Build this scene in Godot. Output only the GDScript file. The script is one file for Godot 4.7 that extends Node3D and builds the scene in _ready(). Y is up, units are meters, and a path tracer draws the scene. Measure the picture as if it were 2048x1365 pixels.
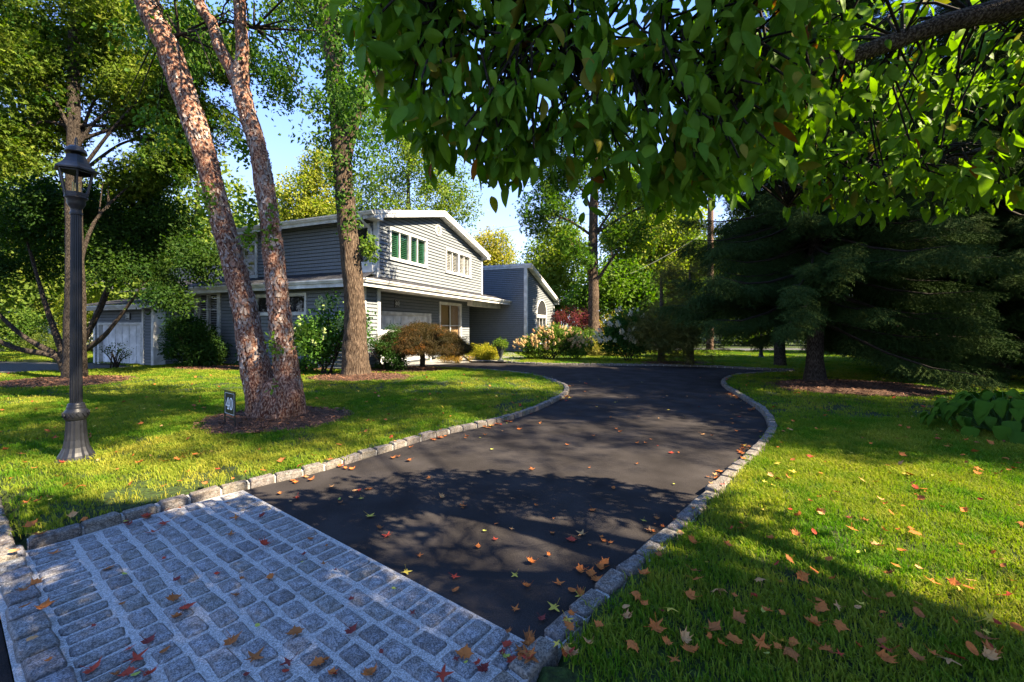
extends Node3D

const UPV := Vector3.UP
var rng := RandomNumberGenerator.new()
var taken := {}
var M := {}
var noise3 := FastNoiseLite.new()
var sun_dir := Vector3(0.66, 0.69, 0.30).normalized()
var drive_poly := PackedVector2Array()
var drive_wide := PackedVector2Array()
var apron_poly := PackedVector2Array()
var left_curve := PackedVector2Array()
var right_curve := PackedVector2Array()
var far_curve := PackedVector2Array()
var bare_polys: Array = []

# ---------------------------------------------------------------- mesh builder
class MB:
	var v := PackedVector3Array()
	var n := PackedVector3Array()
	var c := PackedColorArray()
	var col := Color.WHITE

	func tri(a: Vector3, b: Vector3, d: Vector3, out := Vector3.ZERO) -> void:
		var nn := (a - d).cross(a - b)
		if nn.length_squared() < 1e-16:
			return
		nn = nn.normalized()
		if out != Vector3.ZERO and nn.dot(out) < 0.0:
			var t := b
			b = d
			d = t
			nn = -nn
		v.append(a); v.append(b); v.append(d)
		n.append(nn); n.append(nn); n.append(nn)
		c.append(col); c.append(col); c.append(col)

	func quad(a: Vector3, b: Vector3, d: Vector3, e: Vector3, out := Vector3.ZERO) -> void:
		tri(a, b, d, out)
		tri(a, d, e, out)

	func box(center: Vector3, size: Vector3, basis := Basis.IDENTITY) -> void:
		var x := basis.x * size.x * 0.5
		var y := basis.y * size.y * 0.5
		var z := basis.z * size.z * 0.5
		for s in [-1.0, 1.0]:
			quad(center + x * s - y - z, center + x * s + y - z, center + x * s + y + z, center + x * s - y + z, x * s)
			quad(center + y * s - x - z, center + y * s + x - z, center + y * s + x + z, center + y * s - x + z, y * s)
			quad(center + z * s - x - y, center + z * s + x - y, center + z * s + x + y, center + z * s - x + y, z * s)

	func span(lo: Vector3, hi: Vector3) -> void:
		box((lo + hi) * 0.5, (hi - lo).abs())

	func bar(a: Vector3, b: Vector3, w: float, h: float, up := Vector3.UP) -> void:
		var z := (b - a).normalized()
		var x := up.cross(z)
		if x.length() < 0.01:
			x = Vector3.RIGHT.cross(z)
		x = x.normalized()
		var y := z.cross(x)
		box((a + b) * 0.5, Vector3(w, h, (b - a).length()), Basis(x, y, z))

	# rows of equal length; smooth normals; flip turns the surface round
	func sheet(rows: Array, closed: bool, flip := false, cols: Array = []) -> void:
		var h := rows.size()
		var w: int = rows[0].size()
		var acc: Array = []
		for i in h:
			var r := PackedVector3Array()
			r.resize(w)
			acc.append(r)
		var last := w if closed else w - 1
		for i in h - 1:
			for j in last:
				var k := (j + 1) % w
				var a: Vector3 = rows[i][j]
				var b: Vector3 = rows[i][k]
				var d: Vector3 = rows[i + 1][k]
				var e: Vector3 = rows[i + 1][j]
				var nn := (a - d).cross(b - e)
				if flip:
					nn = -nn
				acc[i][j] += nn
				acc[i][k] += nn
				acc[i + 1][k] += nn
				acc[i + 1][j] += nn
		for i in h - 1:
			for j in last:
				var k := (j + 1) % w
				var q := [[i, j], [i, k], [i + 1, k], [i + 1, j]]
				var order := [0, 2, 1, 0, 3, 2]
				if (rows[i][j] - rows[i + 1][k]).cross(rows[i][j] - rows[i][k]).dot(acc[i][j]) > 0.0:
					order = [0, 1, 2, 0, 2, 3]
				for o in order:
					var p: Array = q[o]
					v.append(rows[p[0]][p[1]])
					n.append(acc[p[0]][p[1]].normalized())
					c.append(cols[p[0]][p[1]] if cols.size() else col)

	func tube(pts: PackedVector3Array, rad: PackedFloat32Array, sides := 8, cap := true) -> void:
		var rows: Array = []
		var x := Vector3.ZERO
		for i in pts.size():
			var t: Vector3 = (pts[mini(i + 1, pts.size() - 1)] - pts[maxi(i - 1, 0)]).normalized()
			if i == 0:
				x = t.cross(Vector3(0.31, 0.2, 0.93)).normalized()
			x = (x - t * x.dot(t)).normalized()
			var y := t.cross(x)
			var r := PackedVector3Array()
			for j in sides:
				var a := TAU * j / sides
				r.append(pts[i] + (x * cos(a) + y * sin(a)) * rad[i])
			rows.append(r)
		sheet(rows, true)
		if cap:
			for e in [0, pts.size() - 1]:
				for j in range(1, sides - 1):
					tri(rows[e][0], rows[e][j], rows[e][j + 1], pts[e] - pts[1 if e == 0 else e - 1])

	# profile of (radius, height); sides; shape: flat-sided when facets
	func lathe(prof: Array, sides := 16, at := Vector3.ZERO, facets := false, turn := 0.0, flute := 0.0) -> void:
		var rows: Array = []
		for p in prof:
			var r := PackedVector3Array()
			for j in sides:
				var a := TAU * j / sides + turn
				var rr: float = p.x
				if flute > 0.0 and j % 2 == 1:
					rr *= 1.0 - flute
				r.append(at + Vector3(cos(a) * rr, p.y, sin(a) * rr))
			rows.append(r)
		if facets:
			for i in rows.size() - 1:
				for j in sides:
					var k := (j + 1) % sides
					var mid: Vector3 = (rows[i][j] + rows[i][k]) * 0.5 - at
					var o := Vector3(mid.x, 0, mid.z).normalized() * maxf(0.001, absf(prof[i + 1].y - prof[i].y)) + Vector3(0, (prof[i].x - prof[i + 1].x) * signf(prof[i + 1].y - prof[i].y + 1e-6), 0)
					quad(rows[i][j], rows[i][k], rows[i + 1][k], rows[i + 1][j], o)
		else:
			sheet(rows, true)

	func mesh() -> ArrayMesh:
		var m := ArrayMesh.new()
		if v.is_empty():
			return m
		var a := []
		a.resize(Mesh.ARRAY_MAX)
		a[Mesh.ARRAY_VERTEX] = v
		a[Mesh.ARRAY_NORMAL] = n
		a[Mesh.ARRAY_COLOR] = c
		m.add_surface_from_arrays(Mesh.PRIMITIVE_TRIANGLES, a)
		return m

# ---------------------------------------------------------------- naming
func numbered(called: String) -> String:
	var k: int = taken.get(called, 0)
	taken[called] = k + 1
	return called if k == 0 else "%s_%03d" % [called, k]

func tag(o: Node, label: String, category := "", group := "", kind := "") -> void:
	if label: o.set_meta("label", label)
	if category: o.set_meta("category", category)
	if group: o.set_meta("group", group)
	if kind: o.set_meta("kind", kind)

func thing(called: String, at: Vector3, turn: float, label: String, category: String, group := "") -> Node3D:
	var o := Node3D.new()
	o.name = numbered(called)
	add_child(o)
	o.position = at
	o.rotation.y = turn
	tag(o, label, category, group)
	return o

func part(parent: Node, called: String, mesh: Mesh, m: Material) -> MeshInstance3D:
	var o := MeshInstance3D.new()
	o.name = called if parent != self else numbered(called)
	o.mesh = mesh
	o.material_override = m
	parent.add_child(o, true)
	return o

func multi(parent: Node, called: String, mesh: Mesh, m: Material, xf: Array, cols: Array) -> MultiMeshInstance3D:
	var mm := MultiMesh.new()
	mm.transform_format = MultiMesh.TRANSFORM_3D
	mm.use_colors = true
	mm.mesh = mesh
	mm.instance_count = xf.size()
	for i in xf.size():
		mm.set_instance_transform(i, xf[i])
		mm.set_instance_color(i, cols[i])
	var o := MultiMeshInstance3D.new()
	o.name = called if parent != self else numbered(called)
	o.multimesh = mm
	o.material_override = m
	o.set_meta("kind", "stuff")
	parent.add_child(o, true)
	return o

func lin(r: float, g: float, b: float) -> Color:
	return Color(r, g, b).linear_to_srgb()

# ---------------------------------------------------------------- materials
func noise_tex(freq: float, kind: int, lo: Color, hi: Color, octaves := 4, size := 512, gain := 0.5, mid := -1.0, sd := 1) -> NoiseTexture2D:
	var f := FastNoiseLite.new()
	f.noise_type = kind as FastNoiseLite.NoiseType
	f.frequency = freq
	f.fractal_octaves = octaves
	f.fractal_gain = gain
	f.seed = sd
	var t := NoiseTexture2D.new()
	t.width = size
	t.height = size
	t.seamless = true
	t.noise = f
	var g := Gradient.new()
	g.set_color(0, lo)
	g.set_color(1, hi)
	if mid >= 0.0:
		g.set_offset(0, maxf(0.0, mid - 0.15))
		g.set_offset(1, minf(1.0, mid + 0.15))
	t.color_ramp = g
	return t

func mat(called: String, color: Color, rough: float, tex: Texture2D = null, scale := Vector3.ONE, bump: Texture2D = null, depth := 0.5, world := true) -> StandardMaterial3D:
	var m := StandardMaterial3D.new()
	m.resource_name = called
	m.albedo_color = color
	m.roughness = rough
	m.metallic_specular = 0.35
	m.cull_mode = BaseMaterial3D.CULL_DISABLED
	if tex or bump:
		m.uv1_triplanar = true
		m.uv1_world_triplanar = world
		m.uv1_scale = scale
		m.uv1_triplanar_sharpness = 4.0
	if tex:
		m.albedo_texture = tex
	if bump:
		m.heightmap_enabled = true
		m.heightmap_texture = bump
		m.heightmap_scale = depth
	m.vertex_color_use_as_albedo = true
	M[called] = m
	return m

func detail(m: StandardMaterial3D, tex: Texture2D, scale: Vector3) -> void:
	m.detail_enabled = true
	m.detail_blend_mode = BaseMaterial3D.BLEND_MODE_MUL
	m.detail_albedo = tex
	m.detail_uv_layer = BaseMaterial3D.DETAIL_UV_2
	m.uv2_triplanar = true
	m.uv2_world_triplanar = true
	m.uv2_scale = scale
	m.uv2_triplanar_sharpness = 4.0

func leaf_mat(called: String, rough: float, back: Color, spec := 0.35) -> StandardMaterial3D:
	var m := StandardMaterial3D.new()
	m.resource_name = called
	m.roughness = rough
	m.metallic_specular = spec
	m.cull_mode = BaseMaterial3D.CULL_DISABLED
	m.vertex_color_use_as_albedo = true
	m.backlight_enabled = true
	m.backlight = back
	M[called] = m
	return m

func materials() -> void:
	var S := FastNoiseLite.TYPE_SIMPLEX_SMOOTH
	var V := FastNoiseLite.TYPE_VALUE
	var C := FastNoiseLite.TYPE_CELLULAR
	var W := Color.WHITE
	var grain := noise_tex(0.16, V, Color(0.58, 0.59, 0.61), W, 3, 512, 0.7, 0.5, 3)
	var fine := noise_tex(0.25, V, Color(0.72, 0.72, 0.72), W, 2, 512, 0.6, 0.5, 5)
	var blotch := noise_tex(0.012, S, Color(0.72, 0.72, 0.72), W, 4, 512, 0.5, -1.0, 7)
	var blotch_warm := noise_tex(0.014, S, Color(0.72, 0.66, 0.60), W, 5, 512, 0.55, -1.0, 9)
	var bark_h := noise_tex(0.028, S, Color(0, 0, 0), W, 5, 512, 0.6, 0.5, 11)
	var bark_c := noise_tex(0.03, S, Color(0.45, 0.40, 0.36), W, 5, 512, 0.6, 0.5, 13)
	var rough_h := noise_tex(0.05, S, Color(0, 0, 0), W, 5, 512, 0.6, -1.0, 15)
	var weave := noise_tex(0.09, S, Color(0.88, 0.88, 0.88), W, 3, 512, 0.5, -1.0, 17)
	var birch_c := noise_tex(0.022, S, Color(0.55, 0.36, 0.28), Color(1.0, 0.92, 0.85), 5, 512, 0.62, 0.5, 21)

	mat("granite", lin(0.38, 0.395, 0.415), 0.85, grain, Vector3.ONE * 2.6, rough_h, 0.22)
	detail(M.granite, blotch_warm, Vector3.ONE * 1.7)
	mat("kerb_granite", lin(0.30, 0.285, 0.255), 0.9, grain, Vector3.ONE * 2.2, rough_h, 0.22)
	detail(M.kerb_granite, blotch_warm, Vector3.ONE * 2.3)
	mat("mortar", lin(0.43, 0.415, 0.39), 0.95, fine, Vector3.ONE * 2.0, rough_h, 0.25)
	mat("asphalt", lin(0.072, 0.064, 0.061), 0.8, noise_tex(0.2, C, Color(0.55, 0.55, 0.55), W, 2, 512, 0.5, -1.0, 23), Vector3.ONE * 2.2, rough_h, 0.2)
	M.asphalt.metallic_specular = 0.12
	M.asphalt.roughness = 0.95
	detail(M.asphalt, blotch, Vector3.ONE * 0.23)
	mat("old_asphalt", lin(0.10, 0.10, 0.10), 0.9, grain, Vector3.ONE * 1.5, rough_h, 0.2)
	mat("concrete", lin(0.34, 0.33, 0.31), 0.9, fine, Vector3.ONE * 1.2)
	detail(M.concrete, blotch, Vector3.ONE * 0.4)
	mat("soil", lin(0.055, 0.10, 0.016), 1.0, noise_tex(0.04, S, Color(0.45, 0.4, 0.35), W, 5, 512, 0.6, -1.0, 25), Vector3.ONE * 0.9, rough_h, 1.0)
	detail(M.soil, blotch, Vector3.ONE * 0.17)
	mat("mulch", lin(0.12, 0.062, 0.035), 1.0, noise_tex(0.06, S, Color(0.3, 0.26, 0.24), W, 5, 512, 0.65, 0.5, 27), Vector3.ONE * 1.5, rough_h, 1.5)
	mat("siding", lin(0.175, 0.192, 0.207), 0.75, weave, Vector3(3, 1.2, 3))
	mat("white_trim", lin(0.72, 0.72, 0.70), 0.5, blotch, Vector3.ONE * 0.35)
	M.white_trim.metallic_specular = 0.4
	mat("soffit", lin(0.62, 0.61, 0.57), 0.6, blotch, Vector3.ONE * 0.3)
	mat("roof", lin(0.075, 0.075, 0.085), 0.95, grain, Vector3.ONE * 1.6)
	mat("door_white", lin(0.8, 0.81, 0.83), 0.45, blotch, Vector3.ONE * 0.3)
	mat("shutter_green", lin(0.045, 0.20, 0.105), 0.5)
	mat("shutter_white", lin(0.7, 0.7, 0.68), 0.5)
	mat("curtain", lin(0.30, 0.19, 0.09), 0.9, weave, Vector3(4, 0.4, 4))
	mat("dark_inside", lin(0.02, 0.02, 0.022), 0.9)
	mat("bark", lin(0.20, 0.145, 0.10), 0.95, bark_c, Vector3(3.4, 0.25, 3.4), bark_h, 2.5)
	mat("grey_bark", lin(0.15, 0.125, 0.10), 0.95, bark_c, Vector3(3.5, 0.6, 3.5), bark_h, 2.0)
	mat("dark_bark", lin(0.10, 0.08, 0.062), 0.95, bark_c, Vector3(3.5, 0.6, 3.5), bark_h, 2.0)
	mat("birch_bark", lin(0.34, 0.25, 0.20), 0.85, birch_c, Vector3(2.2, 1.1, 2.2), bark_h, 1.1)
	mat("bark_flake", Color.WHITE, 0.8)
	M.bark_flake.cull_mode = BaseMaterial3D.CULL_DISABLED
	mat("twig", lin(0.04, 0.03, 0.022), 0.9, bark_c, Vector3(5, 2, 5))
	mat("magnolia_bark", lin(0.17, 0.13, 0.10), 0.9, bark_c, Vector3(4, 4, 4), bark_h, 0.5)
	mat("lamp_black", lin(0.016, 0.017, 0.021), 0.42, blotch, Vector3.ONE * 2.0)
	M.lamp_black.metallic_specular = 0.4
	mat("sign_black", lin(0.012, 0.012, 0.013), 0.35)
	mat("sign_white", lin(0.78, 0.78, 0.76), 0.6)
	mat("grey_metal", lin(0.3, 0.3, 0.31), 0.5)
	mat("pole_wood", lin(0.26, 0.18, 0.12), 0.9, bark_c, Vector3(3, 0.4, 3))
	mat("brass", lin(0.5, 0.36, 0.12), 0.35)
	mat("urn_iron", lin(0.03, 0.035, 0.035), 0.6)
	mat("flower", Color.WHITE, 0.9)
	var glass := StandardMaterial3D.new()
	glass.resource_name = "glass"
	glass.albedo_color = Color(0.04, 0.05, 0.055, 0.05)
	glass.transparency = BaseMaterial3D.TRANSPARENCY_ALPHA
	glass.roughness = 0.04
	glass.metallic_specular = 0.32
	glass.cull_mode = BaseMaterial3D.CULL_DISABLED
	M.glass = glass
	leaf_mat("leaf", 0.55, Color(0.9, 1.0, 0.3), 0.2)
	leaf_mat("needle", 0.75, Color(0.25, 0.3, 0.12), 0.12)
	leaf_mat("magnolia_leaf", 0.5, Color(0.95, 1.0, 0.2), 0.2)
	leaf_mat("fallen_leaf", 0.7, Color(0.4, 0.25, 0.12), 0.2)
	leaf_mat("grass_blade", 0.6, Color(0.85, 0.95, 0.2), 0.2)
	leaf_mat("hosta_leaf", 0.75, Color(0.5, 0.7, 0.2), 0.08)

# ---------------------------------------------------------------- vegetation meshes
func rand_basis() -> Basis:
	return Basis(Quaternion(Vector3(rng.randfn(), rng.randfn(), rng.randfn() + 0.001).normalized(), rng.randf() * TAU))

# a sprig of small leaves in a ball; leaves hang or spread
func leaf_clump(count: int, radius: float, length: float, width: float, droop: float, sd: int, star := false) -> ArrayMesh:
	rng.seed = sd
	var b := MB.new()
	for i in count:
		var p := Vector3(rng.randfn(), rng.randfn() * 0.8, rng.randfn()) * radius * 0.5
		var d := (p.normalized() * 0.5 + Vector3(rng.randfn() * 0.5, -droop + rng.randfn() * 0.35, rng.randfn() * 0.5)).normalized()
		var side := d.cross(Vector3(rng.randfn(), rng.randfn() * 0.4 + 1.2, rng.randfn())).normalized()
		var up := side.cross(d)
		var l := length * rng.randf_range(0.7, 1.2)
		var w := width * rng.randf_range(0.75, 1.15)
		var t := rng.randf_range(0.75, 1.25)
		b.col = Color(t * rng.randf_range(0.9, 1.15), t, t * 0.9)
		if star:
			var c := p + d * l * 0.4
			for k in [-1.0, 0.0, 1.0]:
				var dd: Vector3 = (d + side * k * 1.1).normalized()
				var ss := up.cross(dd).normalized()
				b.quad(p, c + ss * w * 0.22 - d * l * 0.1, p + dd * l - up * l * 0.15, c - ss * w * 0.22 - d * l * 0.1)
		else:
			var m1 := p + d * l * 0.45 + side * w * 0.5 - up * l * 0.08
			var m2 := p + d * l * 0.45 - side * w * 0.5 - up * l * 0.08
			var tip := p + d * l - up * l * 0.12
			b.tri(p, m1, tip)
			b.tri(p, tip, m2)
	return b.mesh()

func needle_spray(length: float, sd: int, dens := 9, nl := 0.05) -> ArrayMesh:
	rng.seed = sd
	var b := MB.new()
	var twigs := [[Vector3.ZERO, Vector3(0, -0.12, 1).normalized() * length]]
	for k in 7:
		var f := 0.1 + k * 0.12
		var s := 1.0 if k % 2 == 0 else -1.0
		var at := Vector3(0, -0.12, 1).normalized() * length * f
		twigs.append([at, at + Vector3(s * 0.8, -0.35 - rng.randf() * 0.4, 0.75).normalized() * length * (0.62 - f * 0.45)])
	for t in twigs:
		var a: Vector3 = t[0]
		var e: Vector3 = t[1]
		var d := (e - a).normalized()
		b.col = Color(0.9, 0.6, 0.4)
		b.quad(a + Vector3(0.003, 0, 0), e, e + Vector3(0, 0.001, 0), a - Vector3(0.003, 0, 0))
		var cnt := int(dens * (e - a).length() / 0.1)
		for i in cnt:
			var p := a.lerp(e, (i + rng.randf()) / cnt)
			var r := Vector3(rng.randfn(), rng.randfn(), rng.randfn())
			r = (r - d * r.dot(d)).normalized()
			var nd := (r + d * 0.9).normalized()
			var s := nd.cross(r.cross(d)).normalized() * 0.0045
			var t2 := rng.randf_range(0.7, 1.3)
			b.col = Color(t2, t2, t2)
			b.tri(p - s, p + s, p + nd * nl * rng.randf_range(0.7, 1.2))
	return b.mesh()

func grass_tuft(count: int, radius: float, height: float, sd: int) -> ArrayMesh:
	rng.seed = sd
	var b := MB.new()
	for i in count:
		var p := Vector3(rng.randf_range(-1, 1), 0, rng.randf_range(-1, 1)) * radius
		var a := rng.randf() * TAU
		var lean := Vector3(cos(a), 0, sin(a))
		var s := Vector3(-sin(a + rng.randf() * 1.5), 0, cos(a + rng.randf())) * 0.0028
		var h := height * rng.randf_range(0.45, 1.2)
		var k := rng.randf_range(0.15, 0.9)
		var m := p + Vector3(0, h * 0.6, 0) + lean * h * 0.25 * k
		var tip := p + Vector3(0, h * (1.0 - 0.3 * k), 0) + lean * h * 0.85 * k
		var t := rng.randf_range(0.7, 1.3)
		b.col = Color(t, t, t)
		if rng.randf() < 0.13:
			b.col = Color(3.0 * t, 1.7 * t, 1.9 * t)
		b.tri(p - s, p + s, m + s * 0.8)
		b.tri(p - s, m + s * 0.8, m - s * 0.8)
		b.tri(m - s * 0.8, m + s * 0.8, tip)
	return b.mesh()

# broad smooth leaf from the stalk at the origin down its -Y; folded at the rib and curved
func broad_leaf(length: float, width: float, curl: float, fold: float, wave: float, sd: int, heart := false) -> ArrayMesh:
	rng.seed = sd
	var b := MB.new()
	var rows: Array = []
	var cols: Array = []
	var steps := 8
	for i in steps + 1:
		var t := float(i) / steps
		var prof := pow(sin(PI * pow(t, 0.85 if not heart else 0.55)), 0.8) if t > 0.0 and t < 1.0 else 0.02
		if t > 0.8:
			prof *= 1.0 - pow((t - 0.8) / 0.2, 1.5) * 0.35
		var w := width * 0.5 * prof
		var ang := curl * t
		var mid := Vector3(0, -sin(ang) / curl * length, (1.0 - cos(ang)) / curl * length)
		var r := PackedVector3Array()
		var cr := PackedColorArray()
		for k in [-1.0, -0.5, 0.0, 0.5, 1.0]:
			var lift: float = absf(k) * w * fold + sin(t * 9.0 + k * 2.0 + sd) * wave * absf(k) * w
			r.append(mid + Vector3(k * w, 0, -lift))
			var v := 1.25 if k == 0.0 else (1.0 if absf(k) < 0.7 else 0.92)
			v *= 0.93 + 0.14 * float(i % 2)
			cr.append(Color(v, v, v * 0.95))
		rows.append(r)
		cols.append(cr)
	b.sheet(rows, false, false, cols)
	return b.mesh()

# lobed leaf lying in the xz plane, with a stalk
func lobed_leaf(size: float, lobes: int, depth: float, curl: float, sd: int, oval := false) -> ArrayMesh:
	rng.seed = sd
	var b := MB.new()
	var ring: Array = []
	var ring2: Array = []
	if oval:
		for i in 12:
			var a := TAU * i / 12
			ring.append(Vector3(cos(a) * size * 0.3, 0, sin(a) * size * 0.5))
	else:
		var span := TAU * 0.86
		for i in lobes:
			var a0 := -PI / 2 + (float(i) / (lobes - 1) - 0.5) * span + rng.randfn() * 0.04
			var r := size * (0.62 if absf(i - (lobes - 1) * 0.5) < 0.6 else (0.56 if absf(i - (lobes - 1) * 0.5) < 1.6 else 0.36)) * rng.randf_range(0.9, 1.1)
			var w := span / (lobes - 1)
			ring.append(Vector3(cos(a0 - w * 0.22), 0, sin(a0 - w * 0.22)) * r * (0.66 if depth < 0.6 else 0.5))
			ring.append(Vector3(cos(a0 - w * 0.1), 0, sin(a0 - w * 0.1)) * r * 0.74)
			ring.append(Vector3(cos(a0), 0, sin(a0)) * r)
			ring.append(Vector3(cos(a0 + w * 0.1), 0, sin(a0 + w * 0.1)) * r * 0.74)
			ring.append(Vector3(cos(a0 + w * 0.22), 0, sin(a0 + w * 0.22)) * r * (0.66 if depth < 0.6 else 0.5))
			if i < lobes - 1:
				ring.append(Vector3(cos(a0 + w * 0.5), 0, sin(a0 + w * 0.5)) * r * (1.0 - depth))
		ring.append(Vector3(0, 0, size * 0.05))
	var e1 := rng.randf_range(-1, 1) * curl
	var e2 := rng.randf_range(0.3, 1) * curl
	var ph := rng.randf() * TAU
	var bend := func(p: Vector3) -> Vector3:
		var q := p / size
		return p + Vector3(0, size * (e1 * q.x * q.z * 4.0 + e2 * (q.x * q.x + q.z * q.z) * 2.0 + 0.05 * curl * sin(q.x * 14.0 + ph) + 0.02), 0)
	var outer := PackedVector3Array()
	var inner := PackedVector3Array()
	for p in ring:
		outer.append(bend.call(p))
		inner.append(bend.call(p * 0.45))
	var c0: Vector3 = bend.call(Vector3.ZERO)
	var n := outer.size()
	for i in n:
		var k := (i + 1) % n
		var t := rng.randf_range(0.85, 1.15)
		b.col = Color(t, t, t)
		b.tri(c0, inner[i], inner[k], UPV)
		b.quad(inner[i], outer[i], outer[k], inner[k], UPV)
	b.col = Color(0.8, 0.7, 0.6)
	b.tube(PackedVector3Array([c0, c0 + Vector3(0.0, 0.012, size * 0.3), c0 + Vector3(size * 0.06, 0.03, size * 0.6)]), PackedFloat32Array([size * 0.012, size * 0.012, size * 0.015]), 4, false)
	return b.mesh()

# one trunk or limb as a displaced smooth tube
func bark_tube(b: MB, pts: PackedVector3Array, rad: PackedFloat32Array, sides: int, sub: int, amp: float, freq: float, flare := 0.0) -> void:
	var cv := Curve3D.new()
	for i in pts.size():
		var t: Vector3 = (pts[mini(i + 1, pts.size() - 1)] - pts[maxi(i - 1, 0)]) / 6.0
		cv.add_point(pts[i], -t, t)
	var rows: Array = []
	var cols: Array = []
	var x := Vector3.ZERO
	var total := (pts.size() - 1) * sub
	for s in total + 1:
		var seg := mini(s / sub, pts.size() - 2)
		var f := float(s - seg * sub) / sub
		var p := cv.sample(seg, f)
		var t := (cv.sample(seg, minf(f + 0.05, 1.0)) - cv.sample(seg, maxf(f - 0.05, 0.0))).normalized()
		if s == 0:
			x = t.cross(Vector3(0.31, 0.2, 0.93)).normalized()
		x = (x - t * x.dot(t)).normalized()
		var y := t.cross(x)
		var r0 := lerpf(rad[seg], rad[seg + 1], f)
		var r := PackedVector3Array()
		var cr := PackedColorArray()
		for j in sides:
			var a := TAU * j / sides
			var d := x * cos(a) + y * sin(a)
			var q := p + d * r0
			var nz := noise3.get_noise_3d(q.x * freq, q.y * freq * 0.35, q.z * freq)
			var nz2 := noise3.get_noise_3d(q.x * freq * 3.0 + 40.0, q.y * freq * 0.9, q.z * freq * 3.0)
			var fl := flare * exp(-float(s) / total * 14.0) * (0.6 + 0.8 * absf(sin(a * 2.5 + 0.7)))
			r.append(p + d * (r0 * (1.0 + fl) + amp * nz + amp * 0.5 * nz2))
			var v := 0.9 + 0.35 * nz2 + 0.2 * nz
			cr.append(Color(v, v, v))
		rows.append(r)
		cols.append(cr)
	b.sheet(rows, true, false, cols)

func crown(parent: Node3D, called: String, blobs: Array, meshes: Array, count: int, ca: Color, cb: Color, sd: int, smin: float, smax: float, gap := -0.15, m: Material = null, upright := false) -> void:
	rng.seed = sd
	var total := 0.0
	for bl in blobs:
		total += bl[1].x * bl[1].y + bl[1].y * bl[1].z
	var xf: Array = []
	var cl: Array = []
	for k in meshes.size():
		xf.append([])
		cl.append([])
	for bl in blobs:
		var share: float = (bl[1].x * bl[1].y + bl[1].y * bl[1].z) / total
		for i in int(count * share):
			var d := Vector3(rng.randfn(), rng.randfn(), rng.randfn()).normalized()
			var r := pow(rng.randf(), 0.4)
			var p: Vector3 = bl[0] + d * r * bl[1]
			var g := noise3.get_noise_3d((p.x + sd) * 4.5, p.y * 4.5, p.z * 4.5)
			if g < gap + 0.25 * (r - 0.7):
				continue
			var bs := rand_basis() if not upright else Basis(UPV, rng.randf() * TAU) * Basis(Vector3.RIGHT, rng.randfn() * 0.3)
			bs = bs.scaled(Vector3.ONE * rng.randf_range(smin, smax))
			var k := rng.randi() % meshes.size()
			xf[k].append(Transform3D(bs, p))
			var t := clampf(rng.randf() * 0.7 + noise3.get_noise_3d(p.x * 2.0, p.y * 2.0 + sd, p.z * 2.0) * 0.6 + 0.15, 0.0, 1.0)
			cl[k].append(ca.lerp(cb, t))
	for k in meshes.size():
		if xf[k].size():
			multi(parent, called, meshes[k], m if m else M.leaf, xf[k], cl[k])

# broad tree: points are local to its base
func tree(called: String, label: String, category: String, group: String, at: Vector3, trunk_pts: Array, trunk_rad: Array, blobs: Array, meshes: Array, count: int, ca: Color, cb: Color, sd: int, smin: float, smax: float, bark: Material, gap := -0.15, flare := 0.35) -> Node3D:
	var t := thing(called, at, 0.0, label, category, group)
	var b := MB.new()
	bark_tube(b, PackedVector3Array(trunk_pts), PackedFloat32Array(trunk_rad), 18, 8, trunk_rad[0] * 0.09, 9.0, flare)
	part(t, "trunk", b.mesh(), bark)
	rng.seed = sd + 5
	for bl in blobs:
		var lb := MB.new()
		var c: Vector3 = bl[0]
		var k := 0
		for i in trunk_pts.size():
			if trunk_pts[i].y < c.y - bl[1].y * 0.6:
				k = i
		var f: Vector3 = trunk_pts[k]
		var f2: Vector3 = trunk_pts[mini(k + 1, trunk_pts.size() - 1)]
		f = f.lerp(f2, rng.randf() * 0.5)
		var rr: float = minf(trunk_rad[mini(k + 1, trunk_rad.size() - 1)] * 0.42, 0.10)
		var mid := f.lerp(c, 0.5) + Vector3(rng.randfn() * 0.2, 0.15 + rng.randf() * 0.3, rng.randfn() * 0.2)
		bark_tube(lb, PackedVector3Array([f, mid, c]), PackedFloat32Array([rr, rr * 0.65, rr * 0.25]), 8, 5, rr * 0.12, 12.0)
		for q in 5:
			var d := Vector3(rng.randfn(), rng.randfn() * 0.7, rng.randfn()).normalized()
			var s0 := mid.lerp(c, rng.randf())
			var e: Vector3 = c + d * bl[1] * 0.85
			lb.tube(PackedVector3Array([s0, s0.lerp(e, 0.5) + Vector3(0, 0.15, 0), e]), PackedFloat32Array([rr * 0.3, rr * 0.18, rr * 0.06]), 5, false)
		part(t, "limb", lb.mesh(), bark)
	crown(t, "foliage", blobs, meshes, count, ca, cb, sd, smin, smax, gap)
	return t

# ---------------------------------------------------------------- house
func wbox(b: MB, o: Vector3, dx: Vector3, nz: Vector3, x0: float, x1: float, y0: float, y1: float, z0: float, z1: float) -> void:
	b.box(o + dx * (x0 + x1) * 0.5 + UPV * (y0 + y1) * 0.5 + nz * (z0 + z1) * 0.5, Vector3(absf(x1 - x0), absf(y1 - y0), absf(z1 - z0)), Basis(dx, UPV, nz))

func top_of(poly: Array, x: float) -> float:
	for i in poly.size() - 1:
		if x <= poly[i + 1].x:
			return lerpf(poly[i].y, poly[i + 1].y, clampf((x - poly[i].x) / (poly[i + 1].x - poly[i].x), 0.0, 1.0))
	return poly[-1].y

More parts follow.
